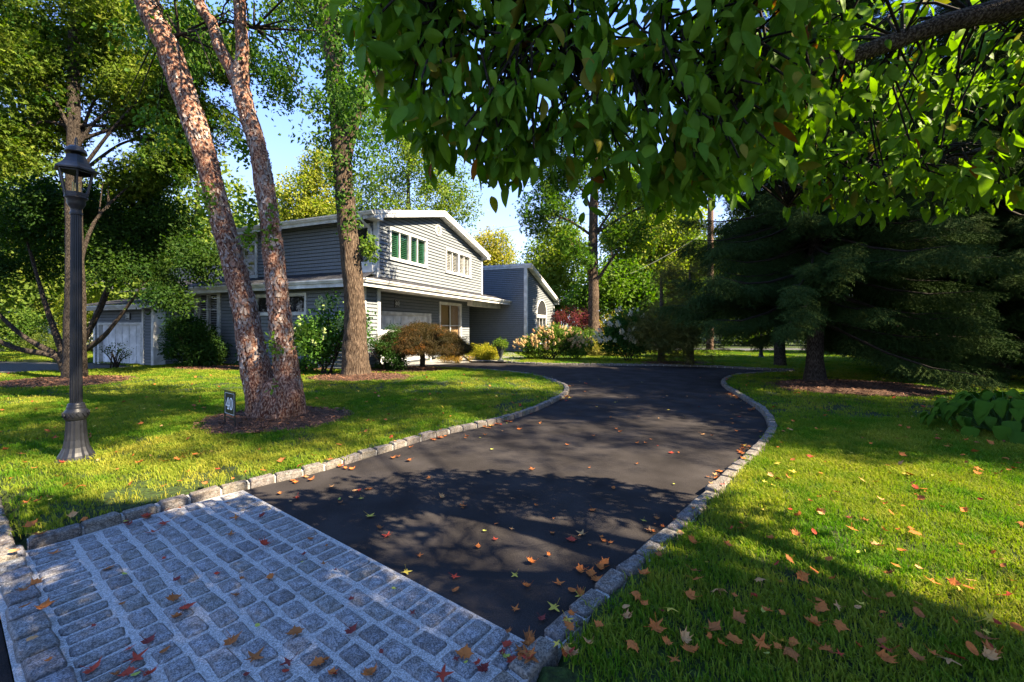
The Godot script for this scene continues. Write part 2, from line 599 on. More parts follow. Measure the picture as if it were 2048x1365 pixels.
func siding(parent: Node3D, o: Vector3, dx: Vector3, nz: Vector3, length: float, y0: float, top: Array, holes: Array, course := 0.128) -> void:
	var b := MB.new()
	var most := 0.0
	for t in top:
		most = maxf(most, t.y)
	var k := 0
	while y0 + k * course < most:
		var ya := y0 + k * course
		var yb := ya + course
		var x := 0.0
		while x < length - 0.001:
			var x1 := minf(x + rng.randf_range(0.09, 0.2), length)
			var inside := false
			for h in holes:
				if (ya + yb) * 0.5 > h[2] and (ya + yb) * 0.5 < h[3]:
					if x >= h[0] - 0.001 and x < h[1] - 0.001:
						inside = true
						x1 = h[1]
					elif x < h[0] and x1 > h[0]:
						x1 = h[0]
			if not inside:
				var t0 := minf(top_of(top, x), yb)
				var t1 := minf(top_of(top, x1), yb)
				if maxf(t0, t1) > ya + 0.005:
					t0 = maxf(t0, ya); t1 = maxf(t1, ya)
					var pr := 0.034 + rng.randf() * 0.004
					var pt0 := pr - (pr - 0.002) * (t0 - ya) / course
					var pt1 := pr - (pr - 0.002) * (t1 - ya) / course
					var t := rng.randf_range(0.92, 1.06)
					b.col = Color(t, t, t * rng.randf_range(0.98, 1.02))
					var g := 0.0015
					var gap := UPV * minf(0.019, maxf(0.0, minf(t0, t1) - ya - 0.004))
					var A := o + dx * (x + g) + UPV * ya + nz * pr + gap
					var B := o + dx * (x1 - g) + UPV * ya + nz * pr + gap
					b.quad(A, B, o + dx * (x1 - g) + UPV * t1 + nz * pt1, o + dx * (x + g) + UPV * t0 + nz * pt0, nz)
					b.quad(A, B, B - nz * 0.034, A - nz * 0.034, -UPV)
			x = x1
		k += 1
	b.col = Color(0.3, 0.3, 0.3)
	# backing boards behind the shingles, in strips between the holes
	var cuts := [0.0, length]
	for h in holes:
		cuts.append(h[0]); cuts.append(h[1])
	for t in top:
		if t.x > 0.0 and t.x < length:
			cuts.append(t.x)
	cuts.sort()
	for i in cuts.size() - 1:
		var xa: float = cuts[i]
		var xb: float = cuts[i + 1]
		if xb - xa < 0.005:
			continue
		var spans := [[y0, -1.0]]
		for h in holes:
			if xa >= h[0] - 0.001 and xb <= h[1] + 0.001:
				spans = [[y0, h[2]], [h[3], -1.0]]
		for sp in spans:
			var la: Vector3 = o + dx * xa + UPV * sp[0]
			var lb: Vector3 = o + dx * xb + UPV * sp[0]
			var ha: Vector3 = o + dx * xa + UPV * (top_of(top, xa) if sp[1] < 0.0 else sp[1])
			var hb: Vector3 = o + dx * xb + UPV * (top_of(top, xb) if sp[1] < 0.0 else sp[1])
			b.quad(la - nz * 0.004, lb - nz * 0.004, hb - nz * 0.004, ha - nz * 0.004, nz)
	var w := part(parent, "wall", b.mesh(), M.siding)
	w.set_meta("kind", "stuff")
	w.set_meta("label", "grey shingled wall")

# o: lower left corner of the opening on the wall; cells: widths of the lights as shares
func window(parent: Node3D, o: Vector3, dx: Vector3, nz: Vector3, w: float, h: float, cells: Array, behind: Array, bars := [], casing := 0.085) -> MeshInstance3D:
	var f := MB.new()
	for s in [[-casing, 0.0], [w, w + casing]]:
		wbox(f, o, dx, nz, s[0], s[1], -casing, h + casing, -0.02, 0.056)
	wbox(f, o, dx, nz, -0.0005, w + 0.0005, h, h + casing, -0.02, 0.054)
	wbox(f, o, dx, nz, -casing - 0.02, w + casing + 0.02, -casing - 0.012, -0.0005, -0.02, 0.07)
	# reveals
	wbox(f, o, dx, nz, -0.02, 0.004, 0, h, -0.16, -0.0205)
	wbox(f, o, dx, nz, w - 0.004, w + 0.02, 0, h, -0.16, -0.0205)
	wbox(f, o, dx, nz, 0.0045, w - 0.0045, h - 0.004, h + 0.02, -0.16, -0.0205)
	wbox(f, o, dx, nz, 0.0045, w - 0.0045, -0.02, 0.004, -0.16, -0.0205)
	if cells.size() == 4:
		wbox(f, o, dx, nz, w * 0.5 - 0.06, w * 0.5 + 0.06, -0.0005, h + 0.0005, -0.046, 0.05)
	var win := part(parent, "window", f.mesh(), M.white_trim)
	var back := MB.new()
	wbox(back, o, dx, nz, -0.05, w + 0.05, -0.05, h + 0.05, -0.20, -0.17)
	part(win, "dark_room", back.mesh(), M.dark_inside)
	var x := 0.0
	for i in cells.size():
		var cw: float = cells[i] * w
		var st := 0.032
		var fr := MB.new()
		for s in [[x, x + st], [x + cw - st, x + cw]]:
			wbox(fr, o, dx, nz, s[0] + 0.0045, s[1] - 0.0045, 0.0045, h - 0.0045, -0.045, 0.012 if cells.size() > 1 else 0.0)
		wbox(fr, o, dx, nz, x + st - 0.004, x + cw - st + 0.004, 0.0045, st, -0.043, 0.008)
		wbox(fr, o, dx, nz, x + st - 0.004, x + cw - st + 0.004, h - st, h - 0.0045, -0.043, 0.008)
		for y in bars:
			wbox(fr, o, dx, nz, x + st - 0.004, x + cw - st + 0.004, h * y - 0.018, h * y + 0.018, -0.041, 0.01)
		part(win, "sash", fr.mesh(), M.white_trim)
		var pn := MB.new()
		wbox(pn, o, dx, nz, x + st, x + cw - st, st, h - st, -0.024, -0.02)
		part(win, "pane", pn.mesh(), M.glass)
		var what: String = behind[i % behind.size()]
		if what == "green" or what == "white" or what == "blind":
			var sb := MB.new()
			var yy := 0.05
			while yy < h - 0.05:
				sb.col = Color.WHITE * rng.randf_range(0.9, 1.05)
				var c := o + dx * (x + cw * 0.5) + UPV * yy + nz * -0.085
				var tilt := -0.3 if what != "blind" else 0.5
				sb.box(c, Vector3(cw - 0.07, 0.008, 0.045), Basis(dx, UPV, nz) * Basis(Vector3.RIGHT, tilt))
				yy += 0.07 if what != "blind" else 0.075
			wbox(sb, o, dx, nz, x + 0.03, x + 0.055, 0.03, h - 0.03, -0.10, -0.07)
			wbox(sb, o, dx, nz, x + cw - 0.055, x + cw - 0.03, 0.03, h - 0.03, -0.10, -0.07)
			var sh := part(win, "shutter", sb.mesh(), M.shutter_green if what == "green" else M.shutter_white)
			sh.set_meta("label", "green louvred shutter" if what == "green" else "white louvred shutter")
		elif what == "curtain":
			var cb := MB.new()
			var rows: Array = []
			for yy in [0.03, h - 0.03]:
				var r := PackedVector3Array()
				for q in 25:
					var xx := x + 0.035 + (cw - 0.07) * q / 24.0
					r.append(o + dx * xx + UPV * yy + nz * (-0.10 + 0.018 * sin(q * 1.7)))
				rows.append(r)
			cb.sheet(rows, false)
			part(win, "curtain", cb.mesh(), M.curtain)
		x += cw
	return win

func number_plate(parent: Node3D, o: Vector3, nz: Vector3, txt: String, size: float, fs: float) -> void:
	var dx := UPV.cross(nz)
	var bs := Basis(dx, UPV, nz)
	var b := MB.new()
	b.box(o + nz * 0.012, Vector3(size, size, 0.03), bs)
	var pl := part(parent, "number_plate", b.mesh(), M.sign_black)
	var e := MB.new()
	for s in [-1.0, 1.0]:
		e.box(o + nz * 0.027 + dx * s * size * 0.44, Vector3(0.008, size * 0.9, 0.006), bs)
		e.box(o + nz * 0.0275 + UPV * s * size * 0.44, Vector3(size * 0.9, 0.008, 0.006), bs)
	part(pl, "border", e.mesh(), M.sign_white)
	var tm := TextMesh.new()
	tm.text = txt
	var fn := SystemFont.new()
	fn.font_names = PackedStringArray(["Droid Serif"])
	tm.font = fn
	tm.font_size = 64
	tm.pixel_size = fs / 64.0
	tm.depth = 0.006
	var d := part(pl, "digits", tm, M.sign_white)
	d.transform = Transform3D(bs, o + nz * 0.031)

func gutter(b: MB, a: Vector3, e: Vector3, out: Vector3) -> void:
	# K-style: fascia board with a trough in front
	var d := e - a
	var prof := [Vector2(0, 0.12), Vector2(0.0, 0.0), Vector2(0.06, 0.0), Vector2(0.075, 0.035), Vector2(0.105, 0.07), Vector2(0.105, 0.115), Vector2(0.09, 0.115), Vector2(0.09, 0.09), Vector2(0.01, 0.08)]
	for i in prof.size() - 1:
		var p0: Vector3 = a + out * prof[i].x + UPV * prof[i].y
		var p1: Vector3 = a + out * prof[i + 1].x + UPV * prof[i + 1].y
		b.quad(p0, p1, p1 + d, p0 + d)
	for q in [a, e]:
		for i in range(1, prof.size() - 1):
			b.tri(q + UPV * 0.06 + out * 0.03, q + out * prof[i].x + UPV * prof[i].y, q + out * prof[i + 1].x + UPV * prof[i + 1].y)

func shingle_roof(parent: Node3D, a: Vector3, along: Vector3, up: Vector3, n_rows: int, taper0 := 0.0, taper1 := 0.0) -> void:
	# a: lower corner; along and up: the two edge vectors; tapers cut the ends back per full height (hips)
	var b := MB.new()
	var nn := up.cross(along).normalized()
	if nn.y < 0.0:
		nn = -nn
	var al := along.length()
	var ad := along / al
	for k in n_rows:
		var f0 := float(k) / n_rows
		var f1 := float(k + 1) / n_rows
		var x := taper0 * f0
		var xe := al - taper1 * f0
		while x < xe - 0.01:
			var x1 := minf(x + rng.randf_range(0.18, 0.4), xe)
			var t := rng.randf_range(0.7, 1.2)
			b.col = Color(t, t, t)
			var A := a + ad * x + up * f0 + nn * 0.014
			var B := a + ad * x1 + up * f0 + nn * 0.014
			var xx1 := minf(x1, al - taper1 * f1)
			var xx0 := maxf(x, taper0 * f1)
			b.quad(A, B, a + ad * xx1 + up * f1 + nn * 0.003, a + ad * xx0 + up * f1 + nn * 0.003, nn)
			b.quad(A, B, B - nn * 0.012, A - nn * 0.012, -up)
			x = x1
	var p := part(parent, "roof", b.mesh(), M.roof)
	p.set_meta("kind", "stuff")

func board(parent: Node3D, lo: Vector3, hi: Vector3) -> void:
	var b := MB.new()
	b.span(lo, hi)
	part(parent, "trim_board", b.mesh(), M.white_trim)

func house() -> void:
	rng.seed = 77
	var H := thing("house", Vector3(-3.845, 0, -16.16), deg_to_rad(68.1), "grey shingled two-storey house with white trim behind the lawn", "house")
	var X := Vector3.RIGHT
	var Z := Vector3.BACK
	var NX := Vector3.LEFT
	var fl := -2.77   # plane of the lower left wall
	var us := -2.15   # plane of the upper left wall
	# ---- solid insides, set back behind the shingles
	var core := MB.new()
	core.span(Vector3(fl + 0.22, 0, -9.0), Vector3(us + 0.1, 2.95, -0.25))
	core.span(Vector3(us + 0.1, 0, -9.0), Vector3(6.28, 2.95, -1.12))
	core.span(Vector3(us + 0.22, 2.95, -7.0), Vector3(5.9, 5.25, -0.22))
	core.span(Vector3(9.05, 0, -6.0), Vector3(14.4, 3.3, 1.26))
	core.span(Vector3(6.3, 0, -6.0), Vector3(9.05, 2.95, -4.05))
	part(H, "inner_wall", core.mesh(), M.dark_inside)

	# ---- upper storey, gable end facing the drive
	var g_left := 2.15 + us
	var gable_top := [Vector2(0, 5.28), Vector2(3.93, 6.34), Vector2(8.15, 5.26)]
	var wy := 4.02
	var wins := [[0.72, 2.93, 4.02, 5.02], [4.55, 6.78, 4.02, 4.95]]
	siding(H, Vector3(us, 0, 0), X, Z, 8.15, 3.12, gable_top, wins)
	window(H, Vector3(us + wins[0][0], wins[0][2], 0), X, Z, wins[0][1] - wins[0][0], wins[0][3] - wins[0][2], [0.24, 0.26, 0.25, 0.25], ["green"])
	window(H, Vector3(us + wins[1][0], wins[1][2], 0), X, Z, wins[1][1] - wins[1][0], wins[1][3] - wins[1][2], [0.25, 0.25, 0.25, 0.25], ["white"])
	# round louvred vent
	var vent := MB.new()
	var vc := Vector3(us + 3.88, 5.66, 0)
	var rows: Array = []
	for q in [[0.24, 0.0], [0.24, 0.05], [0.185, 0.05], [0.185, 0.0]]:
		var r := PackedVector3Array()
		for j in 28:
			r.append(vc + Vector3(cos(TAU * j / 28) * q[0], sin(TAU * j / 28) * q[0], q[1]))
		rows.append(r)
	vent.sheet(rows, true)
	var vn := part(H, "vent", vent.mesh(), M.white_trim)
	var sl := MB.new()
	for i in range(-3, 4):
		var hw := sqrt(0.185 * 0.185 - pow(i * 0.052, 2))
		sl.box(vc + Vector3(0, i * 0.052, 0.025), Vector3(hw * 2.0, 0.008, 0.05), Basis(Vector3.RIGHT, 0.7))
	part(vn, "louvre", sl.mesh(), M.white_trim)
	# left upper wall
	siding(H, Vector3(us, 0, -7.4), Z, NX, 7.4, 3.2, [Vector2(0, 5.3), Vector2(7.4, 5.3)], [[6.15, 7.05, 3.75, 5.0], [0.55, 1.46, 3.55, 5.2]])
	window(H, Vector3(us, 3.75, -1.25), Z, NX, 0.9, 1.25, [1.0], ["none"])
	window(H, Vector3(us, 3.55, -6.85), Z, NX, 0.91, 1.65, [1.0], ["none"], [0.76])
	# corner boards
	board(H, Vector3(us - 0.05, 3.15, -0.11), Vector3(us + 0.0, 5.27, 0.05))
	board(H, Vector3(us - 0.0495, 3.15, 0.0), Vector3(us + 0.075, 5.27, 0.051))
	board(H, Vector3(5.92, 3.12, -0.02), Vector3(6.03, 5.22, 0.052))
	board(H, Vector3(us - 0.048, 3.2, -5.97), Vector3(us + 0.0, 5.27, -5.86))
	# small white base panel under the corner, where the lower roof dies
	board(H, Vector3(us - 0.24, 3.30, -0.62), Vector3(us - 0.031, 3.62, 0.005))
	# main roof: two slopes over the gable, overhanging
	var ridge := Vector3(1.78, 6.50, 0)
	var el := Vector3(us - 0.5, 5.37, 0)
	var er := Vector3(6.42, 5.33, 0)
	var rf := MB.new()
	var zf := 0.32
	var zb := -7.75
	for e in [el, er]:
		var o2: Vector3 = Vector3(0, -0.11, 0)
		var a: Vector3 = e + Vector3(0, 0, zf)
		var a2: Vector3 = e + Vector3(0, 0, zb)
		var r1 := ridge + Vector3(0, 0, zf)
		var r2 := ridge + Vector3(0, 0, zb)
		rf.quad(a + o2, a2 + o2, r2 + o2, r1 + o2, Vector3.DOWN)
		rf.quad(a, a2, a2 + o2, a + o2)
		rf.quad(a2, r2, r2 + o2, a2 + o2)
		rf.quad(a, r1, r1 + o2, a + o2)
	part(H, "soffit", rf.mesh(), M.soffit)
	for e in [el, er]:
		var s := 1.0 if e == el else -1.0
		shingle_roof(H, e + Vector3(0, 0.0, zf + 0.04), Vector3(0, 0, zb - zf - 0.08), ridge - e, 24)
	# rake boards, two steps
	var rk := MB.new()
	for e in [el, er]:
		var s := 1.0 if e == el else -1.0
		var d: Vector3 = (ridge - e)
		var perp := Vector3(0, 1, 0)
		for st in [[0.0, -0.12, 0.35, 0.02], [-0.09, -0.25, 0.325, 0.0]]:
			var p0: Vector3 = e + Vector3(0, st[0], 0)
			var q: Array = []
			for zz in [st[2], 0.03 + st[3]]:
				q.append([p0 + Vector3(0, 0, zz), ridge + Vector3(0, st[0], zz), ridge + Vector3(0, st[1], zz), e + Vector3(0, st[1], zz)])
			rk.quad(q[0][0], q[0][1], q[0][2], q[0][3], Z)
			rk.quad(q[0][3], q[0][2], q[1][2], q[1][3], Vector3.DOWN)
			rk.quad(q[0][0], q[0][3], q[1][3], q[1][0])
	# boxed return at the left eave
	rk.span(Vector3(us - 0.50, 5.12, -0.10), Vector3(us - 0.051, 5.26, 0.322))
	rk.span(Vector3(6.054, 5.08, -0.14), Vector3(6.40, 5.2, 0.322))
	part(H, "rake_board", rk.mesh(), M.white_trim)
	var gt := MB.new()
	gutter(gt, Vector3(us - 0.5, 5.24, 0.30), Vector3(us - 0.5, 5.24, zb), NX)
	gt.span(Vector3(us - 0.5, 5.12, zb), Vector3(us - 0.47, 5.3, 0.3))
	part(H, "gutter", gt.mesh(), M.white_trim)
	var ds := MB.new()
	ds.tube(PackedVector3Array([Vector3(us - 0.55, 5.25, -0.2), Vector3(us - 0.55, 5.12, -0.2), Vector3(us - 0.4, 5.02, -0.2), Vector3(us - 0.14, 4.9, -0.17), Vector3(us - 0.08, 4.78, -0.16), Vector3(us - 0.08, 3.6, -0.16), Vector3(us - 0.2, 3.48, -0.16)]), PackedFloat32Array([0.04, 0.04, 0.04, 0.04, 0.04, 0.04, 0.04]), 10)
	part(H, "downspout", ds.mesh(), M.white_trim)

	# ---- ground storey
	var hl := [Vector2(0, 2.86), Vector2(20, 2.86)]
	siding(H, Vector3(fl, 0, 0), X, Z, 0.71, 0.1, hl, [])
	siding(H, Vector3(-2.06, 0, -0.9), X, Z, 8.36, 0.1, hl, [[0.46, 4.53, 0.0, 2.03], [5.42, 7.36, 0.55, 2.62]])
	siding(H, Vector3(-2.06, 0, -0.9), Z, X, 0.9, 0.1, hl, [])
	siding(H, Vector3(6.3, 0, -4.0), Z, X, 3.1, 0.1, hl, [])
	siding(H, Vector3(6.3, 0, -4.0), X, Z, 2.54, 0.1, [Vector2(0, 5.0), Vector2(3, 5.0)], [])
	window(H, Vector3(-2.06 + 5.42, 0.55, -0.9), X, Z, 1.94, 2.07, [0.5, 0.5], ["curtain"], [0.5], 0.1)
	# left wall: strip of three small lights, then the tall window by the far end
	siding(H, Vector3(fl, 0, -8.667), Z, NX, 8.667, 0.1, [Vector2(0, 2.86), Vector2(9, 2.86)], [[8.667 - 5.2, 8.667 - 2.6, 2.02, 2.64], [0.08, 1.4, 0.5, 2.82]])
	window(H, Vector3(fl, 2.02, -5.2), Z, NX, 2.6, 0.62, [0.36, 0.28, 0.36], ["none"], [], 0.075)
	window(H, Vector3(fl, 0.5, -8.667 + 0.08), Z, NX, 1.32, 2.32, [0.5, 0.5], ["blind", "white"], [0.74])
	board(H, Vector3(fl - 0.05, 0.06, -7.22), Vector3(fl - 0.0, 2.86, -7.09))
	board(H, Vector3(fl - 0.05, 0.06, -0.1), Vector3(fl - 0.0, 2.86, 0.048))
	board(H, Vector3(fl - 0.0495, 0.06, 0.0), Vector3(fl + 0.05, 2.86, 0.05))
	board(H, Vector3(-2.16, 0.06, 0.001), Vector3(-2.0095, 2.86, 0.051))
	board(H, Vector3(-2.059, 0.06, -0.12), Vector3(-2.009, 2.86, 0.0005))
	# foundation strip
	var fd := MB.new()
	fd.span(Vector3(fl + 0.02, -0.2, -8.6), Vector3(fl + 0.2, 0.12, -0.02))
	fd.span(Vector3(fl + 0.02, -0.2, -0.2), Vector3(-2.08, 0.12, -0.02))
	fd.span(Vector3(3.0, -0.2, -1.1), Vector3(6.28, 0.12, -0.92))
	fd.span(Vector3(8.86, -0.2, -4.0), Vector3(14.5, 0.12, 1.47))
	part(H, "foundation", fd.mesh(), M.concrete)
	# garage door in the recess
	var gd := MB.new()
	gd.span(Vector3(-1.6, 0, -1.02), Vector3(2.47, 2.0, -0.99))
	var door := part(H, "garage_door", gd.mesh(), M.door_white)
	var pw := 4.07 / 8.0
	for i in 8:
		for j in 4:
			var pb := MB.new()
			pb.span(Vector3(-1.6 + i * pw + 0.05, j * 0.5 + 0.05, -0.9895), Vector3(-1.6 + (i + 1) * pw - 0.05, j * 0.5 + 0.45, -0.972))
			pb.span(Vector3(-1.6 + i * pw + 0.09, j * 0.5 + 0.09, -0.9715), Vector3(-1.6 + (i + 1) * pw - 0.09, j * 0.5 + 0.41, -0.966))
			part(door, "panel", pb.mesh(), M.door_white)
	var gf := MB.new()
	gf.span(Vector3(-1.7, 0, -1.0), Vector3(-1.602, 2.12, -0.865))
	gf.span(Vector3(2.472, 0, -1.0), Vector3(2.58, 2.12, -0.865))
	gf.span(Vector3(-1.6015, 2.002, -1.0), Vector3(2.4715, 2.12, -0.863))
	part(H, "garage_door_frame", gf.mesh(), M.white_trim)
	number_plate(H, Vector3(0.05, 2.45, -0.86), Z, "40", 0.30, 0.22)
	# lower roof: skirt round the left and front, porch roof to the wing
	var se := -3.35
	var pe := 0.5
	var ye := 3.04
	shingle_roof(H, Vector3(us + 0.02, 3.43, -9.4) + Vector3(se - us, ye - 3.43, 0), Vector3(0, 0, 9.4 + pe), Vector3(us - se + 0.02, 0.42, 0), 7, 0.0, pe)
	shingle_roof(H, Vector3(se, ye, pe), Vector3(8.8 - se, 0, 0), Vector3(0, 0.20, -pe - 0.02), 4, us - se, 0.0)
	shingle_roof(H, Vector3(6.0, ye + 0.19, -0.02), Vector3(2.8, 0, 0), Vector3(0, 0.9, -4.0), 16)
	var sf := MB.new()
	sf.quad(Vector3(se, 2.87, pe), Vector3(8.8, 2.87, pe), Vector3(8.8, 2.87, -4.0), Vector3(se, 2.87, -4.0), Vector3.DOWN)
	sf.quad(Vector3(se, 2.87, -4.0), Vector3(fl + 0.3, 2.87, -4.0), Vector3(fl + 0.3, 2.87, -9.4), Vector3(se, 2.87, -9.4), Vector3.DOWN)
	sf.span(Vector3(5.2, 2.60, -0.42), Vector3(8.8, 2.869, -0.12))
	part(H, "soffit", sf.mesh(), M.soffit)
	var dl := MB.new()
	for s in [-1.6, 0.7]:
		dl.lathe([Vector2(0.07, 2.869), Vector2(0.07, 2.86), Vector2(0.05, 2.86)], 14, Vector3(s, 0, -0.2))
	part(H, "recessed_light", dl.mesh(), M.grey_metal)
	var lg := MB.new()
	gutter(lg, Vector3(se, 2.93, pe), Vector3(8.8, 2.93, pe), Z)
	gutter(lg, Vector3(se, 2.93, -9.4), Vector3(se, 2.93, pe), NX)
	lg.span(Vector3(se + 0.001, 2.80, pe - 0.03), Vector3(8.8, 3.03, pe - 0.001))
	lg.span(Vector3(se, 2.80, -9.4), Vector3(se + 0.03, 3.03, pe - 0.0305))
	part(H, "gutter", lg.mesh(), M.white_trim)

	# ---- entrance wing with the shed roof
	var ws := 8.84
	var wp := 1.49
	siding(H, Vector3(ws, 0, -5.0), Z, NX, 5.0 + wp, 0.1, [Vector2(0, 4.93), Vector2(7, 4.98)], [], 0.112)
	var arch_x := 1.75
	var aw := 1.95
	siding(H, Vector3(ws, 0, wp), X, Z, 5.66, 0.1, [Vector2(0, 5.0), Vector2(5.66, 3.36)], [[arch_x, arch_x + aw, 0.5, 2.12]], 0.112)
	# arched window: lower lights, arch over them
	var aw_o := Vector3(ws + arch_x, 0.5, wp)
	var wnd := window(H, aw_o, X, Z, aw, 1.6, [0.33, 0.34, 0.33], ["none"], [], 0.07)
	var ar := MB.new()
	var ac := aw_o + Vector3(aw * 0.5, 1.78, 0.02)
	for pr in [[aw * 0.5 + 0.07, aw * 0.5 - 0.02, 0.045]]:
		var rr: Array = []
		for q in [[pr[0], 0.0], [pr[0], pr[2] + 0.02], [pr[1], pr[2] + 0.02], [pr[1], -0.05]]:
			var r := PackedVector3Array()
			for j in 21:
				r.append(ac + Vector3(cos(PI * j / 20) * q[0], sin(PI * j / 20) * q[0] * 0.95, q[1]))
			rr.append(r)
		ar.sheet(rr, false)
	for a in [PI * 0.33, PI * 0.67]:
		ar.bar(ac, ac + Vector3(cos(a) * aw * 0.5, sin(a) * aw * 0.5 * 0.95, 0), 0.035, 0.09)
	ar.box(ac + Vector3(0, -0.06, 0.008), Vector3(aw + 0.14, 0.14, 0.09))
	var af := part(H, "arched_window", ar.mesh(), M.white_trim)
	var ap := MB.new()
	for j in 20:
		ap.tri(ac + Vector3(0, 0, 0.034), ac + Vector3(cos(PI * j / 20) * aw * 0.5, sin(PI * j / 20) * aw * 0.475, 0.034), ac + Vector3(cos(PI * (j + 1) / 20) * aw * 0.5, sin(PI * (j + 1) / 20) * aw * 0.475, 0.034), Z)
	part(af, "pane", ap.mesh(), M.glass)
	var ad := MB.new()
	for j in 20:
		ad.tri(ac + Vector3(0, 0, 0.026), ac + Vector3(cos(PI * j / 20) * aw * 0.5, sin(PI * j / 20) * aw * 0.475, 0.026), ac + Vector3(cos(PI * (j + 1) / 20) * aw * 0.5, sin(PI * (j + 1) / 20) * aw * 0.475, 0.026), Z)
	part(af, "dark_room", ad.mesh(), M.dark_inside)
	board(H, Vector3(ws - 0.05, 0.06, wp - 0.14), Vector3(ws, 4.95, wp + 0.05))
	board(H, Vector3(ws - 0.0495, 0.06, wp), Vector3(ws + 0.12, 4.94, wp + 0.051))
	board(H, Vector3(ws + 5.54, 0.06, wp), Vector3(ws + 5.68, 3.36, wp + 0.051))
	board(H, Vector3(ws - 0.06, 4.93, -5.0), Vector3(ws - 0.001, 5.16, wp + 0.3))
	board(H, Vector3(ws - 0.085, 5.05, -5.0), Vector3(ws - 0.0605, 5.18, wp + 0.3))
	var a0 := Vector3(ws - 0.06, 5.16, 0)
	var a1 := Vector3(ws + 6.15, 3.36, 0)
	var wr := MB.new()
	for st in [[0.02, -0.10, 0.34, 0.0], [-0.07, -0.2, 0.315, 0.0]]:
		var q: Array = []
		for zz in [wp + st[2], wp + 0.03 + st[3]]:
			q.append([a0 + Vector3(0, st[0], zz), a1 + Vector3(0, st[0], zz), a1 + Vector3(0, st[1], zz), a0 + Vector3(0, st[1], zz)])
		wr.quad(q[0][0], q[0][1], q[0][2], q[0][3], Z)
		wr.quad(q[0][3], q[0][2], q[1][2], q[1][3], Vector3.DOWN)
		wr.quad(q[0][1], q[0][2], q[1][2], q[1][1])
		wr.quad(q[0][0], q[0][3], q[1][3], q[1][0])
	wr.quad(a0 + Vector3(0, -0.12, wp + 0.31), a1 + Vector3(0, -0.12, wp + 0.31), a1 + Vector3(0, -0.12, -6), a0 + Vector3(0, -0.12, -6), Vector3.DOWN)
	gutter(wr, a1 + Vector3(0, -0.14, wp + 0.3), a1 + Vector3(0, -0.14, -6), X)
	wr.span(a1 + Vector3(-0.5, -0.26, wp + 0.03), a1 + Vector3(-0.001, -0.12, wp + 0.29))
	part(H, "rake_board", wr.mesh(), M.white_trim)
	shingle_roof(H, a1 + Vector3(0, 0.03, wp + 0.36), Vector3(0, 0, -7.6), a0 - a1, 28)

	# ---- garage wing at the far left, its door facing the street
	var gs := -4.2
	var p1 := -8.667
	var p0 := -12.7
	siding(H, Vector3(gs, 0, p0), Z, NX, 4.03, 0.05, [Vector2(0, 2.2), Vector2(5, 2.2)], [[0.35, 3.2, 0.0, 1.62]], 0.115)
	siding(H, Vector3(gs, 0, p1), X, Z, 1.43, 0.05, [Vector2(0, 2.34), Vector2(1.43, 2.52)], [], 0.115)
	var g2 := MB.new()
	g2.span(Vector3(gs + 0.2, 0, p0 + 0.1), Vector3(fl + 0.2, 2.2, p1 - 0.1))
	part(H, "inner_wall", g2.mesh(), M.dark_inside)
	var d2 := MB.new()
	d2.span(Vector3(gs + 0.1, 0, p0 + 0.35), Vector3(gs + 0.13, 1.6, p0 + 3.2))
	var sd := part(H, "garage_door", d2.mesh(), M.door_white)
	for i in 6:
		for j in 4:
			var pb := MB.new()
			var wz := 2.85 / 6.0
			pb.span(Vector3(gs + 0.085, j * 0.4 + 0.03, p0 + 0.35 + i * wz + 0.03), Vector3(gs + 0.0995, j * 0.4 + 0.37, p0 + 0.35 + (i + 1) * wz - 0.03))
			part(sd, "panel", pb.mesh(), M.door_white)
	var f2 := MB.new()
	f2.span(Vector3(gs - 0.035, 0, p0 + 0.25), Vector3(gs + 0.1, 1.69, p0 + 0.348))
	f2.span(Vector3(gs - 0.035, 0, p0 + 3.202), Vector3(gs + 0.1, 1.69, p0 + 3.3))
	f2.span(Vector3(gs - 0.034, 1.602, p0 + 0.3485), Vector3(gs + 0.1, 1.69, p0 + 3.2015))
	part(H, "garage_door_frame", f2.mesh(), M.white_trim)
	number_plate(H, Vector3(gs - 0.04, 1.93, p0 + 2.45), NX, "38", 0.27, 0.2)
	board(H, Vector3(gs - 0.05, 0.03, p0 + 3.34), Vector3(gs, 2.2, p0 + 3.44))
	board(H, Vector3(gs - 0.05, 0.03, p0 - 0.02), Vector3(gs, 2.2, p0 + 0.1))
	board(H, Vector3(gs - 0.05, 0.03, p1 - 0.1), Vector3(gs, 2.24, p1 + 0.05))
	board(H, Vector3(gs - 0.0495, 0.03, p1), Vector3(gs + 0.34, 2.3, p1 + 0.051))
	var e2 := MB.new()
	e2.span(Vector3(gs - 0.5, 2.16, p0 - 0.4), Vector3(gs - 0.46, 2.32, p1 + 0.15))
	e2.quad(Vector3(gs - 0.5, 2.21, p0 - 0.4), Vector3(gs - 0.5, 2.21, p1 + 0.15), Vector3(gs + 0.2, 2.21, p1 + 0.15), Vector3(gs + 0.2, 2.21, p0 - 0.4), Vector3.DOWN)
	gutter(e2, Vector3(gs - 0.5, 2.22, p0 - 0.4), Vector3(gs - 0.5, 2.22, p1 + 0.15), NX)
	e2.bar(Vector3(gs - 0.5, 2.30, p1 + 0.12), Vector3(fl + 0.1, 2.62, p1 + 0.12), 0.05, 0.2)
	part(H, "gutter", e2.mesh(), M.white_trim)
	shingle_roof(H, Vector3(gs - 0.5, 2.36, p0 - 0.4), Vector3(0, 0, p1 - p0 + 0.6), Vector3(3.2, 0.75, 0), 18)
	shingle_roof(H, Vector3(fl - 0.6, 3.0, -13.0), Vector3(0, 0, 4.2), Vector3(3.0, 0.9, 0), 18)
	var ub := MB.new()
	ub.span(Vector3(-0.9, 2.6, -14.0), Vector3(3.6, 4.4, -7.6))
	part(H, "wall", ub.mesh(), M.siding)

